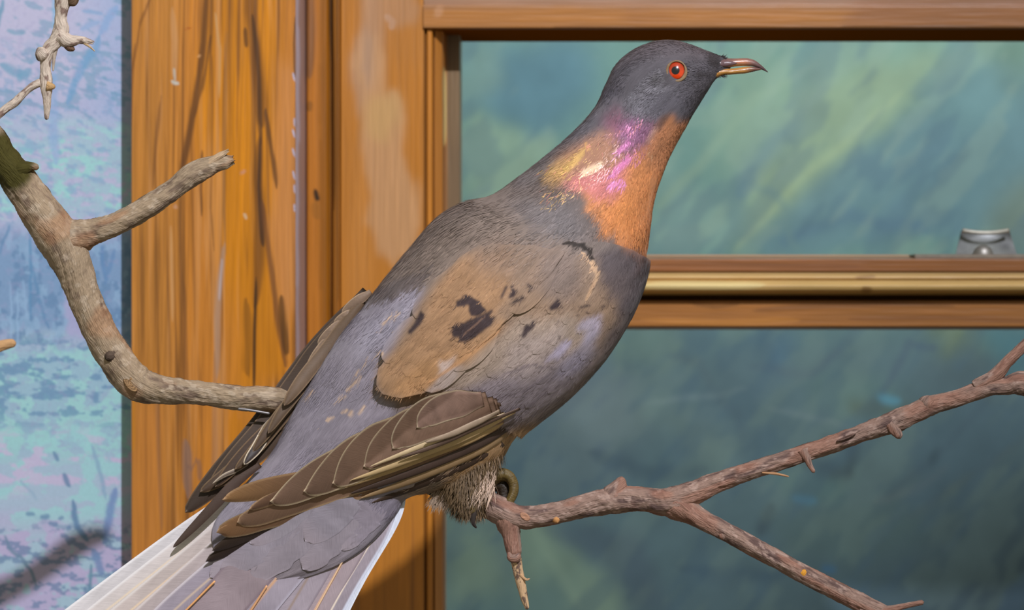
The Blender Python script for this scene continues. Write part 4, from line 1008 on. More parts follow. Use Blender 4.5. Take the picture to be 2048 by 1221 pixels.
def lay_feathers(poly, H, ds, dw, L, W, s0, s1, t0, t1, name, bri=.05):
    f = inpoly_map(poly, 2); cnt = 0; row = 0; s = s1
    while s > s0:
        th = t0+(row % 2)*.5*dw/150
        while th < t1:
            c = BP(np.array([s+L*.62]), np.array([th]))[0]; rad = max(60., np.interp(s+L*.6, arc, SD[:, 4]))
            c1 = BP(np.array([s+L*.95]), np.array([th]))[0]
            cb = BP(np.array([s]), np.array([th]))[0]
            if f(c[0], c[1]) > .6 and f(c1[0], c1[1]) > .5 and f(cb[0], cb[1]) > .3:
                nt_, nv_ = 50, 25
                t = np.linspace(0, 1, nt_); v = np.sin(np.linspace(-1, 1, nv_)*math.pi/2)
                Ws = W*rng.uniform(.85, 1.15); e = np.clip((1-t)/.45, 0, 1); w = Ws*np.sqrt(1-(1-e)**2+1e-5)*(.6+.4*sstep(0, .4, t))
                drift = rng.normal(0, 3)
                TH_ = th+(v[None]*w[:, None]+drift*t[:, None])/rad; SV_ = s+rng.normal(0, 4)+L*t[:, None]+0*TH_
                P_ = BP(SV_, TH_); ta_, nn_ = frame(SV_, TH_); nn_ = nn_*NS
                h = H-2.2+(t[:, None]*2.2)+1.0*(1-v[None]**2)+rng.normal(0, .25)
                V = toW(P_)+nn_*(h*S)[..., None]
                dist = np.minimum(w[:, None]*(1-np.abs(v))[None], (1-t)[:, None]*L*.6)
                C = CM.get(P_[..., 0], P_[..., 1])*(1+rng.normal(0, bri))*(1+.06*(1-sstep(1.2, 5, dist)))[..., None]
                Vk = V-nn_*(0.8*S)
                F1 = gridF(nt_, nv_); F2 = gridF(nt_, nv_, off=nt_*nv_)[:, ::-1]
                uv = np.stack([(t[:, None]*L-np.abs(v[None]*w[:, None]))/100, v[None]*w[:, None]/100+0*t[:, None]], -1).reshape(-1, 2)
                build(name, np.vstack([V.reshape(-1, 3), Vk.reshape(-1, 3)]), [F1, F2], M_FEATH, wing, np.vstack([C.reshape(-1, 3)]*2), np.vstack([uv, uv]))
                cnt += 1
            th += dw/rad
        s -= ds; row += 1
    a = rng.uniform(s0, s1, 9000); b = rng.uniform(t0, t1, 9000); P2 = BP(a, b); kp = f(P2[:, 0], P2[:, 1]) > .97
    a, b, P2 = a[kp], b[kp], P2[kp]; ta_, nn_ = frame(a, b); nn_ = nn_*NS; q = len(a)
    o2 = strands(name+'_down', toW(P2)+nn_*((H+.6)*S), ta_, nn_, rng.uniform(8, 17, q)*S, rng.uniform(.7, 1.4, q)*S, rng.uniform(.6, 1.5, q)*S, CM.get(P2[:, 0], P2[:, 1])*(1.03+rng.normal(0, .11, q))[:, None], M_STRAND, wing, .15)
    o2['kind'] = 'stuff'
    print(name, cnt)
lay_feathers(covP, 11, 42, 31, 104, 21, s_at(1190, 330), s_at(800, 860), math.pi*1.3, 2*math.pi+.25, 'covert_feather', .03)
lay_feathers(scaP, 17, 56, 36, 124, 25, s_at(1190, 330), s_at(760, 900), math.pi*1.1, 2*math.pi-.3, 'scapular_feather', .025)
print('shells', time.time()-T0)

# ---- single feathers
def feather(name, cl, w0, ylist, parent, base, edge, shaft=None, edge_w=3.0, camber=4.0, round_=.16, nt=70, nvv=25, yfun=None, tipcol=None, wl=None, split=0.0, dark_in=0.0, seed=0, basew=.55, mat=None, edge_lo=1.0, up=1.0, rup=None):
    """cl: centre line px; w0 half width; ylist: depth at those points (px). wl: width factor left/upper side"""
    cl = np.asarray(cl, float); Q = crom(np.hstack([cl, np.asarray(ylist, float)[:, None]]), nt)
    s = np.concatenate([[0], np.cumsum(np.hypot(*np.diff(Q[:, :2], axis=0).T))]); L = s[-1]; t = s/L
    T_ = np.gradient(Q[:, :2], axis=0); T_ /= np.linalg.norm(T_, axis=1)[:, None]; Nn = np.stack([-T_[:, 1], T_[:, 0]], -1)
    e = np.clip((L-s)/(round_*L+1e-6), 0, 1)
    W = w0*np.sqrt(np.clip(1-(1-e)**2, 0, 1))*(basew+(1-basew)*sstep(0, .35, t))
    W = np.maximum(W, .15)
    v = np.sin(np.linspace(-1, 1, nvv)*math.pi/2)
    wa = 1.0 if wl is None else wl
    VV = np.where(v < 0, v*wa, v)[None, :]*W[:, None]
    if rup is not None:
        e2 = np.clip((L-s)/(rup*L+1e-6), 0, 1); W2 = np.maximum(w0*np.clip(1-(1-e2)**1.7, 0, 1)*(basew+(1-basew)*sstep(0, .35, t)), .15)
        W2 = np.minimum(W2, W*4+.01)
        VV = np.where(v[None, :] > 0, v[None, :]*W2[:, None], VV)
    VV = np.where(VV > 0, VV*up, VV)
    X_ = Q[:, 0:1]+Nn[:, 0:1]*VV; Y_ = Q[:, 1:2]+Nn[:, 1:2]*VV
    if split: X_ += split*(vn(t[:, None]*14+seed, v[None, :]*2, seed)-.5)*(np.abs(v) > .5)*(t[:, None] > .5)
    Zf = Q[:, 2:3]-camber*(1-v[None, :]**2)+0*X_
    if yfun is not None: Zf = yfun(X_, Y_, Zf, t)
    Wd = W[:, None] if rup is None else np.where(v[None, :] > 0, W2[:, None]*up, W[:, None])
    dist = np.minimum(Wd*(1-np.abs(v))[None, :], (L-s)[:, None]*1.0+0*X_)
    dist = np.where(t[:, None] < .03, 99, dist)
    C = np.ones(X_.shape+(3,))*lin(base)
    g_ = fbm(t*9+seed, t*0+seed, seed, 3)[:, None]+.5*(fbm(t[:, None]*30+np.abs(v)[None]*4+seed, v[None]*2+0*t[:, None], seed+3, 3)-.5)
    C *= (0.84+.32*g_)[..., None]
    if dark_in: C *= (1-dark_in*sstep(.2, 1, v)[None, :, None]*np.ones_like(C))
    if tipcol is not None:
        k = (sstep(.72, 1, t)[:, None]*np.ones_like(X_))[..., None]; C = C*(1-k)+lin(tipcol)*k
    if edge is not None:
        k = (1-sstep(edge_w*.5, edge_w*1.25, dist))[..., None]*(.35+.65*sstep(.1, .5, t))[:, None, None]
        side_k = np.where(v < 0, 1.0, edge_lo)[None, :, None]
        C = C*(1-k*side_k)+lin(edge)*k*side_k
    if shaft is not None:
        k = (1-sstep(.8, 2.2, np.abs(v)[None, :]*W[:, None]))[..., None]*np.ones_like(C[..., :1])
        C = C*(1-k)+lin(shaft)*k
    Vf = at(X_, Y_, Zf*S).reshape(-1, 3); Vk = at(X_, Y_, (Zf+1.0)*S).reshape(-1, 3)
    F1 = gridF(nt, nvv); F2 = gridF(nt, nvv, off=nt*nvv)[:, ::-1]
    rim = np.concatenate([np.arange(0, nt*nvv, nvv), (nt-1)*nvv+np.arange(1, nvv), np.arange((nt-1)*nvv-1, nvv-2, -nvv), np.arange(nvv-2, 0, -1)])
    r2 = np.roll(rim, -1); F3 = np.stack([rim, rim+nt*nvv, r2+nt*nvv, r2], -1)
    barb = (s[:, None]-np.abs(VV)*1.1)/100; acr = VV/100+0*barb
    uv = np.stack([barb, acr], -1).reshape(-1, 2)
    o = build(name, np.vstack([Vf, Vk]), [F1, F2, F3], mat or M_BLADE, parent, np.vstack([C.reshape(-1, 3)]*2), np.vstack([uv, uv]))
    return o

def plane(x, y): return -1054.5+.3562*x+.7397*y
BR, ED = (136, 108, 90), (206, 184, 152)
def wy(layer):
    def f(X_, Y_, Zc, t):
        pl = plane(X_, Y_)
        sx = X_[::6, ::6]; hy = hit(sx, Y_[::6, ::6])
        # coarse body depth, missing -> plane
        hb = np.where(np.isnan(hy), 1e3, hy)
        ti = np.arange(X_.shape[0])/6.0; vi = np.arange(X_.shape[1])/6.0
        i0 = np.minimum(ti.astype(int), hb.shape[0]-1); i1 = np.minimum(i0+1, hb.shape[0]-1); j0 = np.minimum(vi.astype(int), hb.shape[1]-1); j1 = np.minimum(j0+1, hb.shape[1]-1)
        fi = np.clip(ti-i0, 0, 1)[:, None]; fj = np.clip(vi-j0, 0, 1)[None]
        H_ = (hb[np.ix_(i0, j0)]*(1-fi)+hb[np.ix_(i1, j0)]*fi)*(1-fj)+(hb[np.ix_(i0, j1)]*(1-fi)+hb[np.ix_(i1, j1)]*fi)*fj
        w = sstep(0.0, .45, t)[:, None]
        Hc = np.minimum(H_-3, pl+40)
        y = Hc*(1-w)+pl*w
        y = np.minimum(y, H_-5)
        return y+Zc-layer
    return f
FE = [  # name, centre line, half width, layer, kwargs : back to front
 ((1050, 826), (900, 918), (740, 985), (600, 1040), (500, 1078), (411, 1124), 21, -10, dict(base=(58, 46, 40), edge=None, round_=.35)),
 ((1050, 824), (900, 908), (740, 972), (600, 1024), (510, 1060), (424, 1102), 21, -7, dict(base=(62, 50, 42), edge=None, round_=.35)),
 ((1046, 826), (900, 906), (750, 962), (620, 1008), (520, 1040), (432, 1066), 24, -4, dict(base=(132, 101, 77), edge=(160, 132, 100), round_=.12, split=12, tipcol=(150, 112, 78))),
 ((1040, 832), (900, 896), (780, 945), (660, 985), (560, 1018), (474, 1046), 21, -1.5, dict(base=(132, 103, 82), edge=(176, 146, 112), round_=.10)),
 ((1000, 835), (860, 898), (740, 938), (620, 965), (520, 985), (448, 1000), 17, 0, dict(base=(132, 100, 76), edge=(176, 140, 104), up=1.5, round_=.2, split=14, tipcol=(164, 124, 84))),
 ((1000, 836), (860, 900), (740, 942), (640, 968), (560, 992), (498, 1020), 15, 1, dict(base=(124, 94, 74), edge=(170, 138, 104), round_=.2)),
 ((1016, 832), (900, 876), (790, 918), (700, 948), (610, 976), (540, 1004), 25, 3, dict(base=BR, edge=ED, up=2.35, rup=.34, round_=.13)),
 ((1010, 832), (900, 872), (800, 905), (720, 932), (660, 958), (607, 984), 27, 5, dict(base=BR, edge=ED, up=2.35, rup=.34, round_=.16)),
 ((1004, 832), (910, 862), (830, 890), (760, 915), (710, 938), (665, 968), 29, 7, dict(base=BR, edge=ED, up=2.35, rup=.34, round_=.18)),
 ((996, 826), (920, 850), (850, 872), (800, 890), (760, 908), (727, 934), 30, 9, dict(base=(134, 106, 88), edge=(198, 176, 146), up=2.1, rup=.42, round_=.22)),
 ((980, 812), (920, 832), (860, 848), (820, 864), (796, 880), (785, 898), 31, 11, dict(base=(132, 104, 86), edge=(198, 178, 150), up=1.75, rup=.5, round_=.3)),
 ((966, 800), (930, 808), (896, 816), (866, 826), (846, 838), (833, 856), 26, 13, dict(base=(136, 108, 94), edge=(196, 174, 146), up=1.2, rup=.5, round_=.34)),
]
for i, f in enumerate(FE):
    pts, w_, lay, kw = f[:6], f[6], f[7], f[8]
    feather('flight_feather', pts, w_, [0]*6, wing, kw.pop('base'), kw.pop('edge'), yfun=wy(lay*1.6), seed=i*7+1, camber=3.0, **kw)
# thin stacked primary edges below, buff and dark in turn
EDG = [
 ((1060, 812), (960, 872), (860, 912), (760, 950), (690, 976), 6, 6, (178, 148, 104)),
 ((1075, 812), (980, 878), (880, 924), (780, 962), (700, 988), 8, 0, (74, 58, 50)),
 ((1030, 824), (940, 872), (850, 908), (770, 938), (700, 962), 6, 12, (188, 160, 116)),
 ((1010, 828), (930, 862), (850, 890), (790, 914), (740, 934), 5, 18, (196, 172, 134)),
 ((1070, 822), (980, 890), (890, 934), (800, 970), (720, 998), 8, -3, (150, 122, 88)),
 ((1080, 828), (1000, 890), (910, 940), (820, 978), (740, 1008), 9, -6, (70, 54, 44)),
 ((1040, 818), (960, 852), (900, 880), (850, 900), (800, 916), 5, 20, (96, 76, 64)),
 ((1000, 822), (970, 838), (940, 852), (900, 870), (850, 886), 6, 24, (164, 142, 120)),
]
for i, f in enumerate(EDG):
    feather('flight_feather', f[:5], f[5], [0]*5, wing, f[7], None, yfun=wy(f[6]*1.2+2), seed=50+i, camber=1.5, round_=.5, nt=50, nvv=9)

# ---- far wing
fw = empty('wing', tuple(ORG[bird.name])); fw.parent = bird; fw.location = (0, 0, 0); ORG[fw.name] = ORG[bird.name]
FW = [
 ((742, 590), (684, 656), (610, 760), (530, 862), (445, 950), (370, 1026), 40, 36, (60, 47, 38), (96, 76, 58), dict(round_=.7)),
 ((736, 600), (676, 676), (604, 780), (540, 862), (480, 920), (420, 975), 40, 30, (68, 53, 42), (110, 88, 66), dict(round_=.6)),
 ((730, 606), (680, 690), (610, 800), (540, 880), (470, 940), (400, 985), 24, 26, (78, 60, 46), (112, 90, 66), dict(round_=.45)),
 ((724, 612), (670, 700), (600, 800), (540, 860), (480, 920), (430, 975), 17, 20, (70, 54, 44), (116, 92, 68), dict(round_=.3)),
 ((722, 616), (660, 710), (600, 790), (550, 850), (510, 900), (470, 940), 15, 14, (84, 66, 50), (122, 98, 72), dict(round_=.3)),
 ((720, 612), (668, 690), (610, 770), (560, 830), (530, 870), (505, 905), 13, 8, (80, 62, 48), (122, 100, 74), dict(round_=.3)),
 ((722, 606), (680, 670), (630, 740), (590, 790), (560, 830), (536, 868), 12, 3, (90, 72, 56), (124, 102, 78), dict(round_=.3)),
 ((724, 604), (700, 634), (660, 690), (620, 740), (590, 780), (568, 812), 14, -2, (100, 80, 62), (130, 106, 82), dict(round_=.3)),
 ((556, 830), (540, 850), (528, 872), (514, 896), (500, 914), (488, 930), 12, -2, (50, 40, 36), (210, 192, 166), dict(round_=.5)),
 ((540, 890), (520, 908), (496, 926), (470, 942), (448, 952), (425, 968), 5, 6, (96, 80, 66), (176, 160, 138), dict(round_=.5)),
]
for i, f in enumerate(FW):
    kw = f[10]
    yl = [f[7]+8, f[7]+4, f[7]-2, f[7]-14, f[7]-24, f[7]-30]
    feather('flight_feather', f[:6], f[6], yl, fw, f[8], f[9], camber=3, seed=80+i, edge_w=2.4, **kw)
# humps of the far wing's shoulder feathers breaking the outline
for i, (a, b, c_2, w_) in enumerate([((742, 584), (712, 604), (684, 626), 10), ((712, 622), (690, 634), (668, 648), 10), ((690, 640), (660, 668), (636, 690), 12), ((664, 668), (632, 712), (612, 744), 10)]):
    feather('covert_feather', (a, ((a[0]+b[0])/2, (a[1]+b[1])/2), b, c_2), w_, [6, 4, 4, 10], fw, (128, 106, 88), (168, 142, 116), camber=3, seed=95+i, edge_w=2.0, round_=.5)
# dark tip laid along the tail's left side
feather('flight_feather', ((520, 930), (470, 968), (430, 1010), (390, 1052), (346, 1096)), 11, [-60, -62, -64, -62, -60], fw, (76, 60, 52), None, camber=2, seed=99, round_=.7)

# ---- tail
TF = [ # base, mid, tip, half width, depth, base colour, edge, shaft
 ((560, 950), (420, 1034), (140, 1240), (-20, 1370), 22, -24, (206, 200, 200), (228, 224, 224), None),
 ((580, 950), (440, 1045), (190, 1240), (40, 1366), 26, -27, (200, 190, 186), (224, 218, 216), (226, 206, 180)),
 ((600, 950), (465, 1054), (240, 1240), (100, 1360), 27, -30, (190, 176, 170), (214, 204, 198), (226, 200, 170)),
 ((610, 950), (490, 1060), (290, 1240), (170, 1360), 28, -33, (176, 162, 160), (206, 194, 190), (224, 198, 164)),
 ((800, 960), (790, 1030), (715, 1160), (650, 1290), 15, -20, (214, 218, 230), (226, 230, 240), None),
 ((780, 950), (765, 1040), (685, 1180), (610, 1320), 24, -24, (156, 144, 152), (206, 208, 222), (232, 214, 194)),
 ((750, 940), (722, 1052), (630, 1222), (560, 1350), 30, -28, (158, 142, 146), (138, 122, 128), (240, 186, 132)),
 ((720, 930), (670, 1060), (572, 1230), (500, 1360), 36, -31, (156, 144, 152), (136, 124, 132), (150, 130, 120)),
 ((640, 930), (530, 1060), (330, 1240), (230, 1370), 30, -36, (150, 140, 150), (196, 186, 190), (198, 176, 156)),
 ((700, 920), (630, 1060), (500, 1225), (420, 1360), 42, -37, (154, 144, 154), (172, 164, 176), (206, 160, 120)),
 ((660, 920), (570, 1060), (430, 1225), (340, 1360), 46, -41, (146, 130, 134), (130, 114, 120), None),
]
for i, f in enumerate(TF):
    cl = f[:4]; d0 = f[5]
    feather('tail_feather', cl, f[4], [d0+4, d0-6, d0-14, d0-20], bird, f[6], f[7], shaft=f[8], camber=2.0, seed=120+i, edge_w=5 if f[4] > 16 else 3, round_=.12, nt=150, nvv=27, basew=.8)
UC = [ # long soft coverts lying over the base of the tail
 ((640, 925), (580, 1005), (500, 1085), (420, 1156), 30, (154, 145, 155)),
 ((760, 950), (748, 1010), (712, 1060), (682, 1100), 30, (146, 136, 146)), ((740, 940), (700, 1020), (650, 1085), (606, 1140), 40, (150, 140, 148)),
 ((690, 930), (640, 1010), (570, 1090), (506, 1162), 44, (152, 142, 150)), ((650, 930), (596, 1010), (520, 1084), (440, 1150), 40, (150, 141, 150)),
 ((720, 930), (690, 990), (650, 1040), (612, 1084), 40, (146, 138, 147)),
 ((660, 910), (610, 980), (556, 1036), (500, 1088), 40, (148, 140, 148)),
]
for i, f in enumerate(UC):
    def hug(X_, Y_, Zc, t, i=i):
        h = hit(X_[::4, ::4], Y_[::4, ::4]); h = np.minimum(np.where(np.isnan(h), 0, h-1.2), -51.0)
        a = np.arange(X_.shape[0])/4.0; b = np.arange(X_.shape[1])/4.0
        a0 = np.minimum(a.astype(int), h.shape[0]-1); a1 = np.minimum(a0+1, h.shape[0]-1); b0 = np.minimum(b.astype(int), h.shape[1]-1); b1 = np.minimum(b0+1, h.shape[1]-1)
        fa = (a-a0)[:, None]; fb = (b-b0)[None]
        H = (h[np.ix_(a0, b0)]*(1-fa)+h[np.ix_(a1, b0)]*fa)*(1-fb)+(h[np.ix_(a0, b1)]*(1-fa)+h[np.ix_(a1, b1)]*fa)*fb
        for _ in range(3):
            H[1:-1] = (H[:-2]+H[1:-1]*2+H[2:])/4
        return H+Zc*.5-i*.25+8*(1-sstep(.15, .45, t))[:, None]
    feather('tail_covert_feather', f[:4], f[4], [0]*4, bird, f[5], None, camber=1.0, seed=160+i, round_=.5, nt=81, nvv=25, basew=.8, split=8, yfun=hug, tipcol=(156, 144, 151))
# bright shafts, raised quills
def quill(a, b, r, c, y):
    ln = np.linspace(0, 1, 20)[:, None]; Q = np.array(a)*(1-ln)+np.array(b)*ln
    o = tube_world(at(Q[:, 0], Q[:, 1], y*S), r*S*(1-.0*ln[:, 0]), 'feather_shaft', bird, M_BEAK, lin(c), m=8)
quill((430, 1163), (340, 1254), 2.0, (236, 172, 110), -62)
quill((534, 1172), (480, 1256), 2.2, (222, 166, 118), -58)
quill((724, 1052), (618, 1246), 1.8, (240, 200, 160), -46)
# soft dark shading feathers overlap lines in the tail middle
print('feathers', time.time()-T0)

# ---- legs: feathered thigh, foot, claws
thigh = []
for (cx, cy, rx, b, yc) in [(950, 820, 66, 54, 0), (946, 860, 72, 58, -2), (940, 900, 68, 52, -6), (932, 940, 60, 42, -10), (930, 970, 50, 32, -12), (938, 995, 34, 20, -10), (946, 1012, 18, 10, -8)]:
    thigh.append((cx, cy, rx, b, yc))
Q = crom(np.array(thigh, float), 60); m = 48; th = np.linspace(0, 2*np.pi, m, endpoint=False)
Vp = np.stack([Q[:, 0:1]+Q[:, 2:3]*np.cos(th), Q[:, 1:2]+0*th, Q[:, 4:5]+Q[:, 3:4]*np.sin(th)], -1)
leg = build('leg', toW(Vp).reshape(-1, 3), gridF(60, m, True), M_FEATH, bird, CM.get(Vp[..., 0].ravel(), np.minimum(Vp[..., 1].ravel(), 990)), np.stack([np.broadcast_to(Q[:, 1:2]/100, (60, m)), np.broadcast_to(th, (60, m))], -1).reshape(-1, 2))
q = 5200
tt = 1-.62*rng.uniform(0, 1, q)**1.3; aa = rng.uniform(0, 2*np.pi, q)
qi = np.stack([np.interp(tt, np.linspace(0, 1, 60), Q[:, k]) for k in range(5)], -1)
base = np.stack([qi[:, 0]+qi[:, 2]*np.cos(aa), qi[:, 1], qi[:, 4]+qi[:, 3]*np.sin(aa)], -1)
dirx = -.25-.35*np.cos(aa)*-1*np.where(np.cos(aa) > 0, -1, 1)*1.0
dx = np.where(np.cos(aa) > 0, -.12, -.22)+rng.normal(0, .16, q); dirv = np.stack([dx, np.ones(q), -.15*np.ones(q)*np.sin(aa)*-1], -1)
dw = np.stack([dirv[:, 0], dirv[:, 2], -dirv[:, 1]], -1); dw /= np.linalg.norm(dw, axis=1)[:, None]
nr = np.stack([np.cos(aa), np.sin(aa), 0*aa], -1)
hl = rng.uniform(0, 1, q)
cc = np.where((hl > .8)[:, None] & (qi[:, 0:1]+qi[:, 2:3]*np.cos(aa)[:, None] > 945), lin((160, 134, 110)), lin((112, 90, 64)))*(1+rng.normal(0, .15, q))[:, None]  # dark brown puts the body's shade into the leg strands
o = strands('leg_feathers', toW(base), dw, nr, rng.uniform(18, 44, q)*S, rng.uniform(.9, 1.7, q)*S, rng.uniform(.5, 4, q)*S, cc, M_STRAND, leg, .12); o['kind'] = 'stuff'
# pale tuft in front
q = 300
bx = rng.uniform(950, 992, q); by = 935+rng.uniform(-18, 40, q); base = np.stack([bx, by, -30-rng.uniform(0, 14, q)], -1)
dw = np.stack([-.42+rng.normal(0, .12, q), rng.normal(-.1, .1, q), -np.ones(q)], -1); dw /= np.linalg.norm(dw, axis=1)[:, None]
nr = np.tile([0, -1., 0], (q, 1))
o = strands('leg_feathers', toW(base), dw, nr, rng.uniform(24, 56, q)*S, rng.uniform(.9, 1.8, q)*S, rng.uniform(1, 5, q)*S, lin((196, 168, 146))*(1+rng.normal(0, .18, q))[:, None], M_STRAND, leg, .1); o['kind'] = 'stuff'
q = 420
bx = rng.uniform(868, 905, q); by = rng.uniform(955, 1000, q)
base = np.stack([bx, by, -20-rng.uniform(0, 10, q)], -1); dw = np.stack([-.5+rng.normal(0, .3, q), 0*bx, -np.ones(q)], -1); dw /= np.linalg.norm(dw, axis=1)[:, None]
o = strands('leg_feathers', toW(base), dw, np.tile([0, -1., 0], (q, 1)), rng.uniform(18, 36, q)*S, rng.uniform(.8, 1.5, q)*S, rng.uniform(1, 4, q)*S, lin((150, 128, 108))*(1+rng.normal(0, .18, q))[:, None], M_STRAND, leg, .1); o['kind'] = 'stuff'

foot = empty('foot', tuple(ORG[bird.name])); foot.parent = bird; foot.location = (0, 0, 0); ORG[foot.name] = ORG[bird.name]
sk = flat((98, 80, 40), .25)
limb('toe', [(962, 985, 0, 13), (984, 958, 0, 15), (1002, 950, 0, 13), (1017, 954, 0, 12), (1026, 968, 0, 10.5), (1027, 984, -2, 9.5), (1021, 1000, -6, 9), (1012, 1012, -10, 8)], foot, sk, M_SCALE, rough=.08, seed=51, step=1)
limb('toe', [(950, 990, 10, 12), (980, 972, 16, 13), (1002, 972, 18, 15), (1008, 986, 18, 15), (1004, 1008, 14, 12)], foot, flat((44, 32, 18), .2), M_SCALE, rough=.06, seed=52, step=1)  # dark filler standing in for the shaded hollow inside the curled toe
limb('toe', [(952, 990, -14, 11), (945, 1004, -26, 9), (946, 1018, -30, 8), (950, 1030, -28, 7)], foot, sk, M_SCALE, rough=.06, seed=53, step=1)
limb('claw', [(953, 1018, -30, 6), (947, 1034, -32, 5.5), (947, 1048, -32, 4), (953, 1057, -30, 1.8)], foot, flat((52, 44, 42), .1), M_BEAK, rough=0, seed=54, step=1)
limb('toe', [(940, 992, 0, 9), (918, 1000, 0, 7), (895, 1000, 0, 6)], foot, flat((70, 56, 40), .2), M_SCALE, rough=.05, seed=55, step=1)
limb('claw', [(900, 1001, 0, 5), (880, 996, -2, 4.2), (860, 988, -4, 3.4), (838, 976, -6, 1.4)], foot, flat((46, 38, 36), .1), M_BEAK, rough=0, seed=56, step=1)

# ---- beak
def loft2(name, top, bot, dep, parent, colfn, yc=0, n=90, m=36, sup=1.0, mat=M_BEAK):
    T_ = crom(top, n); B_ = crom(bot, n); dp = np.interp(np.linspace(0, 1, n), np.linspace(0, 1, len(dep)), dep)
    C = (T_+B_)/2; E = (T_-B_)/2; th = np.linspace(0, 2*np.pi, m, endpoint=False)
    c, s_ = np.cos(th), np.sin(th)
    P = np.stack([C[:, 0:1]+E[:, 0:1]*c, C[:, 1:2]+E[:, 1:2]*c, yc+dp[:, None]*s_], -1)
    V = np.vstack([toW(P).reshape(-1, 3), toW(np.array([[C[0, 0], C[0, 1], yc], [C[-1, 0], C[-1, 1], yc]]))])
    j = np.arange(m); k = (j+1) % m
    F = [gridF(n, m, True), np.stack([np.full(m, n*m), k, j], -1), np.stack([np.full(m, n*m+1), (n-1)*m+j, (n-1)*m+k], -1)]
    col = colfn(P[..., 0].ravel(), P[..., 1].ravel()); col = np.vstack([col, col[:1], col[-1:]])
    uv = np.stack([P[..., 0]/100, P[..., 1]/100], -1).reshape(-1, 2); uv = np.vstack([uv, uv[:2]])
    return build(name, V, F, mat, parent, col, uv)
def beakc(px, py):
    a = lin((112, 84, 82)); C = np.tile(a, (len(px), 1))
    k = (np.exp(-((px-1484)/16)**2-((py-124.5)/5)**2))[:, None]; C = C*(1-k)+lin((196, 128, 92))*k
    k = (np.exp(-((px-1478)/18)**2-((py-130.5)/2.2)**2)*.8)[:, None]; C = C*(1-k)+lin((200, 148, 84))*k
    k = sstep(1500, 1534, px)[:, None]; C = C*(1-k)+lin((72, 54, 56))*k
    k = (1-sstep(1438, 1452, px))[:, None]*.7; C = C*(1-k)+lin((84, 66, 68))*k
    return C
def beakl(px, py):
    C = np.tile(lin((188, 134, 70)), (len(px), 1))
    k = sstep(1484, 1512, px)[:, None]; C = C*(1-k)+lin((104, 74, 70))*k
    k = (np.exp(-((py-(140.5-(px-1470)*.04))/1.2)**2))[:, None]*.6; C = C*(1-k)+lin((120, 78, 56))*k
    return C
loft2('upper_beak', [(1430, 118), (1450, 117), (1471, 117), (1487, 116.5), (1497, 117), (1510, 121), (1522, 130), (1530, 137.5), (1536.5, 144.5)],
      [(1430, 140), (1446, 137.5), (1458, 135.6), (1470, 133.2), (1484, 132), (1494, 132), (1505, 132.6), (1518, 136.5), (1527, 141), (1535.8, 145)], [15, 14, 11.5, 10, 9, 7.5, 5.5, 3.2, .8], bird, beakc)
loft2('lower_beak', [(1428, 137), (1448, 136), (1462, 137), (1478, 135.4), (1497, 133), (1510, 134), (1524, 137.5)],
      [(1428, 158), (1446, 151), (1462, 149.5), (1476, 148), (1490, 147), (1506, 143.6), (1525, 139)], [15, 12, 10, 9, 8, 6, 1.5], bird, beakl)
def ncol(px, py): return np.tile(lin((106, 82, 84)), (len(px), 1))
loft2('nostril_flap', [(1436, 124), (1450, 121), (1464, 122.5), (1474, 126)], [(1436, 134), (1450, 134), (1462, 131.5), (1474, 127)], [4, 6, 4, .6], bird, ncol, yc=-9.5, n=40)
# bristly feathers at the beak's root
q = 480
bx = rng.uniform(1420, 1450, q); up = rng.uniform(0, 1, q); aa = rng.uniform(math.pi, 2*math.pi, q)
yy = np.where(up < .6, 116+ (bx-1440)*-.02+rng.uniform(-4, 14, q), 150+rng.uniform(-6, 4, q))
base = np.stack([bx, yy, -9+9*np.abs(yy-132)/22-rng.uniform(0, 4, q)], -1)
dw = np.stack([np.ones(q), rng.normal(0, .1, q), np.where(up < .6, .25, -.35)+rng.normal(0, .2, q)], -1); dw /= np.linalg.norm(dw, axis=1)[:, None]
o = strands('beak_bristles', toW(base), dw, np.tile([0, -1., .2], (q, 1)), rng.uniform(3, 9, q)*S, rng.uniform(.6, 1.1, q)*S, rng.uniform(.3, 2, q)*S, np.tile(lin((50, 44, 44)), (q, 1))*(1+rng.normal(0, .2, q))[:, None], M_STRAND, bird, .2); o['kind'] = 'stuff'

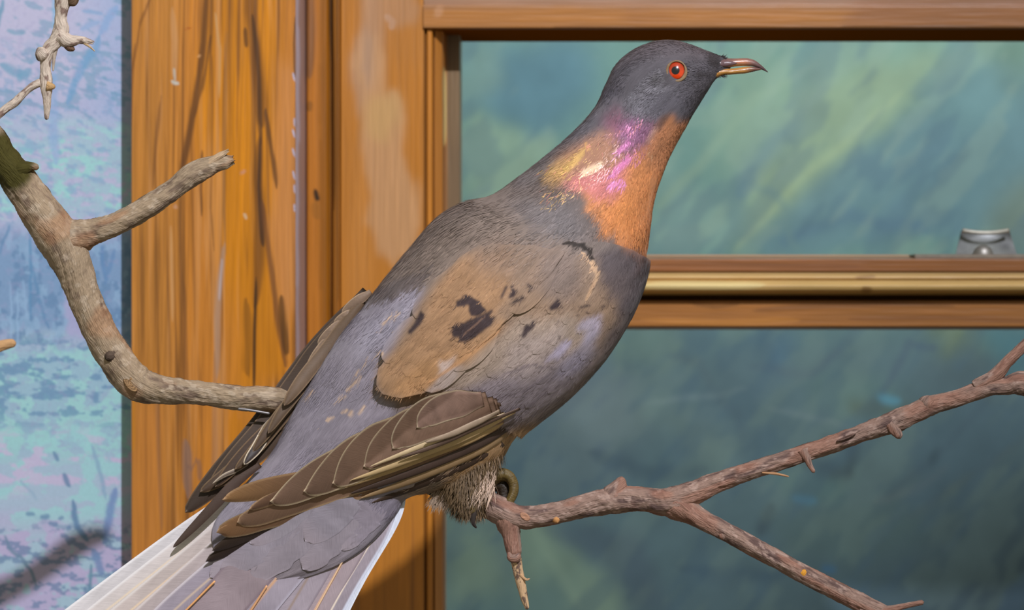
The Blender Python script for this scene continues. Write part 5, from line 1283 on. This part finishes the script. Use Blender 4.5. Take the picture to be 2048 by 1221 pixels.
# ---- eyes
def eye(side):
    hy = float(hit(np.array([EX]), np.array([EY]))[0])
    if side > 0: hy = 2*2-hy
    r = 23.0
    cy = hy-side*(-1)*0 + (-side)*(-1)*0
    cyc = hy+ (r*0.80)*(-side)*1.0*(1 if side < 0 else 1)   # ball centre inside the head
    cyc = hy+r*0.50 if side < 0 else hy-r*0.50
    n, m = 60, 72
    ph = np.linspace(0.0, math.pi*.62, n); th = np.linspace(0, 2*np.pi, m, endpoint=False)
    PH, TH = np.meshgrid(ph, th, indexing='ij')
    X_ = EX+r*np.sin(PH)*np.cos(TH)*.9; Y_ = EY+r*np.sin(PH)*np.sin(TH); Z_ = cyc+side*r*np.cos(PH)*.86
    rad = np.sin(PH)*r
    rr = np.hypot(X_-(EX-2), Y_-(EY-1))
    iris = lin((222, 66, 18)); C = np.ones(X_.shape+(3,))*iris
    k = sstep(-12, 14, Y_-EY)[..., None]; C = C*(.55+.75*k)*np.array([1, 1, 1.])
    C = C*(1+.18*(fbm(TH*9, rr/5, 5, 3)-.5))[..., None]
    kk = (1-sstep(7.6, 9.0, rr))[..., None]; C = C*(1-kk)+lin((12, 12, 18))*kk
    kk = sstep(15.5, 18, rr)[..., None]; C = C*(1-kk)+lin((150, 60, 36))*kk
    F = gridF(n, m, True)
    e = build('eye', toW(np.stack([X_, Y_, Z_], -1)).reshape(-1, 3), F, M_EYE, bird, C.reshape(-1, 3))
    e['label'] = 'glossy orange-red eye with a black pupil'
    # bare skin ring
    t = np.linspace(0, 2*np.pi, 72, endpoint=False); tube = np.linspace(0, 2*np.pi, 14, endpoint=False)
    A, B = np.meshgrid(t, tube, indexing='ij')
    wd = 1.3+1.9*np.clip(np.cos(A-.7), 0, 1)**2+1.0*np.clip(np.cos(A-3.3), 0, 1)**2+.7*vn(A*4, A*0, 5)
    R0 = 19.0
    X_ = EX+(R0*.94+wd*np.cos(B))*np.cos(A)+1.0*np.cos(A); Y_ = EY+(R0*1.05+wd*np.cos(B))*np.sin(A)
    Z_ = hy+side*(1.5+2.0*np.sin(B))*(1 if side < 0 else 1)
    V = toW(np.stack([X_, Y_, Z_], -1)).reshape(-1, 3)
    i = np.arange(72)[:, None]; j = np.arange(14)[None]
    F = np.stack([i*14+j, ((i+1) % 72)*14+j, ((i+1) % 72)*14+(j+1) % 14, i*14+(j+1) % 14], -1).reshape(-1, 4)
    C = lin((146, 122, 92))*(.8+.4*fbm(A*5, B, 6, 3))[..., None]
    build('eye_ring', V, F, M_LID, e, C.reshape(-1, 3), np.stack([A, B], -1).reshape(-1, 2))
eye(-1); eye(1)

# ================================================================== LIGHT, CAMERA
def light(kind, name, loc, target, energy, color, **k):
    l = bpy.data.lights.new(name, kind); l.energy = energy; l.color = color
    for a, b in k.items(): setattr(l, a, b)
    o = bpy.data.objects.new(name, l); COL.objects.link(o); o.location = loc
    o.rotation_euler = (Vector(target)-Vector(loc)).to_track_quat('-Z', 'Y').to_euler()
    return o
light('SPOT', 'key_spotlight', (0.48, -1.47, Z0+1.25), (0.0, 0.1, Z0-.05), 165, (0.97, 0.98, 1.08), spot_size=math.radians(60), spot_blend=0.3, shadow_soft_size=0.022)
light('AREA', 'backdrop_lamp', (0.25, 0.42, Z0+.72), (0.18, YP, Z0-.1), 12.5, (1.0, 1.02, 1.0), shape='RECTANGLE', size=0.8, size_y=0.12)
w = bpy.data.worlds.new('World'); SC.world = w; w.use_nodes = True
w.node_tree.nodes['Background'].inputs[0].default_value = (1.0, 0.98, 0.80, 1)
w.node_tree.nodes['Background'].inputs[1].default_value = 0.33

cam = bpy.data.cameras.new('camera'); co = bpy.data.objects.new('camera', cam); COL.objects.link(co)
co.location = (0, -D, Z0); co.rotation_euler = (math.pi/2, 0, 0)
cam.sensor_width = 36; cam.lens = 36*D/(2048*S)
cam.clip_start = 0.01
cam.dof.use_dof = True; cam.dof.focus_distance = D-.022; cam.dof.aperture_fstop = 15
SC.camera = co
SC.view_settings.view_transform = 'Standard'; SC.view_settings.look = 'None'
SC.view_settings.exposure = 0; SC.view_settings.gamma = 1; SC.view_settings.use_curve_mapping = False
print('done', time.time()-T0)
